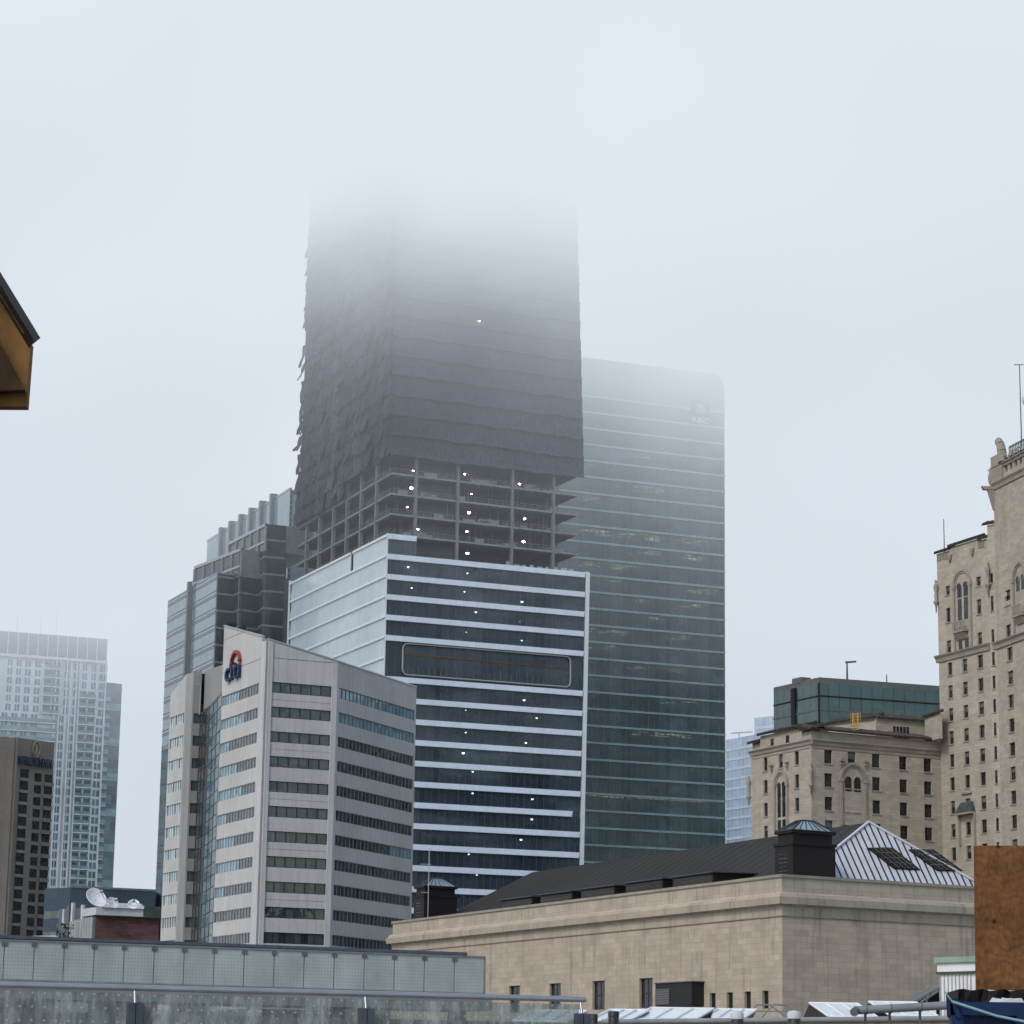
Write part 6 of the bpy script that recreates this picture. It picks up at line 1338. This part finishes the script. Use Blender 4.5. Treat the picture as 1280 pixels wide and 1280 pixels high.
# blue container with plywood and tarp
DX = at(1186, 1252, 20); zc2 = DX.z; con = empty('blue_container', (DX.x, DX.y, 0), 'blue steel skip container with a rope across its side in the lower right corner', 'container')
X0 = DX.x
mb = MB(); mb.prism([(X0, 20), (X0 + 5, 20), (X0 + 5, 22.2), (X0 + .45, 22.2)], .15, zc2 - .1); mb.build('body', M['bluec'], con)
mb = MB(); mb.box(X0 - .0, X0 + 5.05, 19.93, 20.05, zc2 - .1, zc2); mb.prism([(X0 - .03, 19.93), (X0 + .07, 19.93), (X0 + .5, 22.2), (X0 + .4, 22.2)], zc2 - .11, zc2 + .012); mb.build('top_rim', M['bluec'], con)
for i in range(12): mb = MB(); x = X0 + (.0 if i == 0 else .09) + i * .4; mb.box(x, x + .09, 19.9, 20, .15, zc2 - .101); mb.build('rib', M['bluec'], con)
mb = MB(); mb.tube((X0 + .02, 19.9, zc2 + .02), (X0 + .06, 19.9, zc2 - .12), .025, n=8); mb.build('hook', M['bluec'], con)
r0_, r1_ = at(1190, 1252, 19.85), at(1300, 1281, 19.85); rp_ = MB(); mid_ = r0_.lerp(r1_, .5) - Vector((0, 0, .02)); rp_.tube(r0_, mid_, .011, n=6); rp_.tube(mid_, r1_, .011, n=6); r9 = at(1181, 1239, 19.85); rp_.tube(r0_, r9, .006, n=5)
M['ropeb'] = m_plain('pale_blue_rope', (.25, .42, .48), .8); tag(rp_.build('rope', M['ropeb']), 'pale blue rope tied over the rim of the blue container', 'rope')
t0 = at(1196, 1247, 20.4); t_ = MB(); zt_ = at(1196, 1237, 20.4).z; zb_ = at(1196, 1250, 20.4).z
vs = []; 
for i in range(21): x = t0.x + i * .05 * 1.0; vs.append((x, 20.35 + .03 * math.sin(i), zb_ - .05)); vs.append((x, 20.33 + .05 * math.sin(i * 1.7), zt_ - .0 + .008 * math.sin(i * 2.1) + (0.0 if i < 10 else -.02 * (i - 10) / 10)))
for i in range(21): x = t0.x + i * .05; vs.append((x, 20.9, zt_ - .01)); 
fs = [(2 * i, 2 * i + 2, 2 * i + 3, 2 * i + 1) for i in range(20)] + [(2 * i + 1, 2 * i + 3, 42 + i + 1, 42 + i) for i in range(20)]
t_.mesh(vs, fs); t_.face([vs[0], vs[1], vs[42], (t0.x, 20.9, zb_)]); tag(t_.build('tarp', M['tarp']), 'folded black plastic sheeting under the plywood on the blue container', 'tarp')
b_ = MB()
for i, (a, wd) in enumerate(((1252, 9), (1264, 20))): c = at(a, 1247.5, 20.1); b_.hexa([c + Vector(v) for v in ((-.09, -.05, -.05), (.1, -.05, -.05), (.12, .06, -.05), (-.1, .06, -.05), (-.05, -.03, -.01), (.07, -.04, .0), (.06, .05, -.015), (-.06, .05, .005))])
tag(b_.build('plastic_wrap', M['ceramic']), 'crumpled clear plastic wrap lying on the rim of the blue container', 'wrap')
y0_ = at(1217.5, 1057, 20.5); yb_ = at(1220, 1237, 20.5); ply = MB()
pr_ = at(1300, 1052.5, 20.5)
ply.hexa([(yb_.x, 20.5, yb_.z), (yb_.x + 1.22, 20.62, yb_.z), (yb_.x + 1.22, 20.64, yb_.z), (yb_.x, 20.52, yb_.z), (y0_.x, 20.5, y0_.z), (y0_.x + 1.22, 20.62, y0_.z + .03), (y0_.x + 1.22, 20.64, y0_.z + .03), (y0_.x, 20.52, y0_.z)])
ply.fb; tag(ply.build('plywood_sheet', M['ply']), 'upright orange brown plywood sheet with dark knots at the right edge', 'plywood')
# timber kiosk at the left edge
kx = lambda px, py, Y=5.0: at(px, py, Y)
kio = empty('wooden_kiosk', (-1.9, 6, 0), 'wooden kiosk corner with a dark sloping roof jutting in at the left edge', 'kiosk')
A_, B_, C_, D_ = kx(0, 352), kx(38.5, 428.5), kx(32.5, 508), kx(0, 510.5)
sl = (B_ - A_); sl.y = 0; sl2 = kx(55, 429.5) - kx(0, 339); sl2.y = 0; Aex = A_ - sl2 * 14; Dx = Vector((Aex.x, 5, D_.z - .01))
g = MB(); g.mesh([Aex, B_, C_, Dx] + [p + Vector((0, .03, 0)) for p in (Aex, B_, C_, Dx)], [(3, 2, 1, 0), (4, 5, 6, 7), (0, 1, 5, 4), (1, 2, 6, 5), (2, 3, 7, 6), (3, 0, 4, 7)]); g.build('gable_board', M['pine'], kio)
# underside trim, slightly in front
t0_, t1_, t2_ = kx(0, 436, 4.97), kx(30, 487, 4.97), kx(31, 497, 4.97)
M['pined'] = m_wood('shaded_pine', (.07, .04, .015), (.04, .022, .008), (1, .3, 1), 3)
g = MB(); p = [t0_ - sl * .55, t1_, kx(0, 497, 4.97) - Vector((.25, 0, 0))]; g.mesh(p + [q + Vector((0, .025, 0)) for q in p], [(2, 1, 0), (3, 4, 5), (0, 1, 4, 3), (1, 2, 5, 4), (2, 0, 3, 5)]); g.build('corner_brace', M['pined'], kio)
e_ = kx(55, 429.5); r0v = kx(0, 339); u_ = (e_ - r0v); u_.y = 0; nrm2 = Vector((-u_.z, 0, u_.x)).normalized()
if nrm2.z < 0: nrm2 = -nrm2
g = MB(); top0 = r0v - u_ * 15; th = nrm2 * .013
BK = Vector((-.3, .6, 0)); P8 = [top0 - th, e_ - th, e_ - th + BK, top0 - th + BK, top0, e_, e_ + BK, top0 + BK]
g.hexa([q + Vector((0, -.04, 0)) for q in P8]); g.build('roof_sheet', M['black'], kio)
g = MB(); th2 = nrm2 * .012; s_0 = r0v - u_ * 14.8 - th * 1.02; s_1 = kx(42, 424) ; s_1 = r0v + u_ * .82 - th * 1.02
g.hexa([s_0 - th2 + Vector((0, -.02, 0)), s_1 - th2 + Vector((0, -.02, 0)), s_1 - th2 + Vector((0, .03, 0)), s_0 - th2 + Vector((0, .03, 0)), s_0 + Vector((0, -.02, 0)), s_1 + Vector((0, -.02, 0)), s_1 + Vector((0, .03, 0)), s_0 + Vector((0, .03, 0))]); g.build('roof_batten', M['pined'], kio)
g = MB(); g.hexa([(C_.x - .03, 5.03, C_.z + .1), (Dx.x, 5.03, C_.z + .1), (Dx.x, 5.4, C_.z + .1), (C_.x - .16, 5.4, C_.z + .1), (C_.x - .03, 5.03, C_.z + .11), (Dx.x, 5.03, C_.z + .11), (Dx.x, 5.4, C_.z + .11), (C_.x - .16, 5.4, C_.z + .11)]); g.build('soffit', M['pined'], kio)
g = MB(); g.hexa([(C_.x - .02, 5.03, C_.z), (C_.x - .0, 5.03, C_.z), (C_.x - .16, 5.4, C_.z + .1), (C_.x - .18, 5.4, C_.z + .1), (B_.x - .02, 5.03, B_.z), (B_.x, 5.03, B_.z), (B_.x - .16, 5.4, B_.z), (B_.x - .18, 5.4, B_.z)]); g.build('side_board', M['pined'], kio)
g = MB(); g.hexa([(-4, 5.25, 0), (-1.2, 5.25, 0), (-1.6, 6.1, 0), (-4, 6.1, 0), (-4, 5.25, C_.z - .002), (-1.2, 5.25, C_.z - .002), (-1.6, 6.1, C_.z - .002), (-4, 6.1, C_.z - .002)]); g.build('wall', M['pine'], kio)

# ------------------------------------------------------------------ sky light, sun, cloud
w = bpy.data.worlds.new('World'); scene.world = w; w.use_nodes = True; nt = w.node_tree
bg = nt.nodes['Background']; sky = nt.nodes.new('ShaderNodeTexSky'); sky.sky_type = 'NISHITA'; sky.sun_disc = False
SUN_EL, SUN_AZ = R(42), R(217)
sky.sun_elevation = SUN_EL; sky.sun_rotation = SUN_AZ; sky.air_density = 1.2; sky.dust_density = 1.5; sky.ozone_density = 1
nt.links.new(sky.outputs[0], bg.inputs[0]); bg.inputs[1].default_value = .15
sd = bpy.data.lights.new('sun', 'SUN'); sd.energy = 1.5; sd.angle = R(14); sd.color = (1, .98, .96)
so = bpy.data.objects.new('sun', sd); COL.objects.link(so)
dirv = Vector((math.sin(SUN_AZ) * math.cos(SUN_EL), math.cos(SUN_AZ) * math.cos(SUN_EL), math.sin(SUN_EL)))
so.rotation_euler = dirv.to_track_quat('Z', 'Y').to_euler()

def m_cloud(name, grad):
    m = bpy.data.materials.new(name); m.use_nodes = True; t = m.node_tree; t.nodes.clear()
    out = t.nodes.new('ShaderNodeOutputMaterial'); ab = t.nodes.new('ShaderNodeVolumeAbsorption'); em = t.nodes.new('ShaderNodeEmission'); ad = t.nodes.new('ShaderNodeAddShader')  # emission makes the cloud glow in place of scattered daylight
    ab.inputs[0].default_value = (0, 0, 0, 1)
    t.links.new(ab.outputs[0], ad.inputs[0]); t.links.new(em.outputs[0], ad.inputs[1]); t.links.new(ad.outputs[0], out.inputs['Volume'])
    if not grad:
        d = .02; ab.inputs[1].default_value = d; em.inputs[0].default_value = (*FOG, 1); em.inputs[1].default_value = d; return m
    def mth(op, a, b=0.0):
        x = t.nodes.new('ShaderNodeMath'); x.operation = op
        for i, v in enumerate((a, b)):
            if hasattr(v, 'is_output'): t.links.new(v, x.inputs[i])
            else: x.inputs[i].default_value = v
        return x.outputs[0]
    g = t.nodes.new('ShaderNodeNewGeometry'); s = t.nodes.new('ShaderNodeSeparateXYZ'); t.links.new(g.outputs[0], s.inputs[0])
    # slow waves in the cloud base
    nz = t.nodes.new('ShaderNodeTexNoise'); t.links.new(g.outputs[0], nz.inputs[0]); nz.inputs['Scale'].default_value = .04; nz.inputs['Detail'].default_value = 3
    wv = mth('MULTIPLY', mth('SUBTRACT', nz.outputs['Fac'], .5), 30)
    def mr_(v, a, b, c, d):
        x = t.nodes.new('ShaderNodeMapRange'); t.links.new(v, x.inputs[0]); x.inputs[1].default_value = a; x.inputs[2].default_value = b; x.inputs[3].default_value = c; x.inputs[4].default_value = d; return x.outputs[0]
    X = s.outputs[0]     # the cloud base is not level: it lifts around the west side of the tower, dips west of it and to the east
    lift = mth('ADD', mth('ADD', mr_(X, -51, -24, -18, 0), mr_(X, -75, -56, 18, 0)), mth('ADD', mr_(X, -110, -80, 17, 0), mr_(X, 18, 44, 0, 9)))
    h = mth('ADD', mth('ADD', s.outputs[2], wv), lift)
    e = mth('EXPONENT', mth('DIVIDE', mth('SUBTRACT', h, 139.0), 13.5)); dn = mth('MULTIPLY', e, .0016)
    dn = mth('ADD', dn, .0005); dn = mth('MINIMUM', dn, .2)
    t.links.new(dn, ab.inputs[1]); t.links.new(dn, em.inputs[1])
    mr = t.nodes.new('ShaderNodeMapRange'); t.links.new(s.outputs[2], mr.inputs[0]); mr.inputs[1].default_value = 110; mr.inputs[2].default_value = 190
    mx = t.nodes.new('ShaderNodeMix'); mx.data_type = 'RGBA'; t.links.new(mr.outputs[0], mx.inputs[0]); mx.inputs[6].default_value = (*FOG, 1); mx.inputs[7].default_value = (*FOG2, 1)  # glow colour brightens with height to paint the sky gradient
    n2 = t.nodes.new('ShaderNodeTexNoise'); t.links.new(g.outputs[0], n2.inputs[0]); n2.inputs['Scale'].default_value = .009; n2.inputs['Detail'].default_value = 2
    m2 = t.nodes.new('ShaderNodeMix'); m2.data_type = 'RGBA'; m2.blend_type = 'MULTIPLY'; m2.inputs[0].default_value = 1; t.links.new(mx.outputs[2], m2.inputs[6]); t.links.new(mr_(n2.outputs['Fac'], .3, .7, .94, 1.06), m2.inputs[7])
    t.links.new(m2.outputs[2], em.inputs[0]); m.cycles.volume_step_rate = STEP
    return m
FOG = (.645, .713, .795); FOG2 = (.75, .82, .885); STEP = .25
mb = MB(); mb.box(-330, 330, 390, 995, 92, 330); tag(mb.build('low_cloud', m_cloud('low_cloud', True)), kind='structure')
mb = MB(); mb.box(-2500, 2500, 1000, 1800, 1, 1200); tag(mb.build('distant_fog', m_cloud('distant_fog', False)), kind='structure')  # added glowing volume, its even emission serves as the sky behind the towers

scene.view_settings.view_transform = 'Standard'; scene.view_settings.look = 'None'; scene.view_settings.exposure = 0; scene.view_settings.gamma = 1
cy = scene.cycles
cy.use_denoising = True; cy.use_adaptive_sampling = True; cy.adaptive_threshold = .03; cy.adaptive_min_samples = 12
cy.max_bounces = 6; cy.diffuse_bounces = 2; cy.glossy_bounces = 2; cy.transmission_bounces = 2; cy.transparent_max_bounces = 12; cy.volume_bounces = 0
cy.caustics_reflective = False; cy.caustics_refractive = False; cy.sample_clamp_indirect = 4
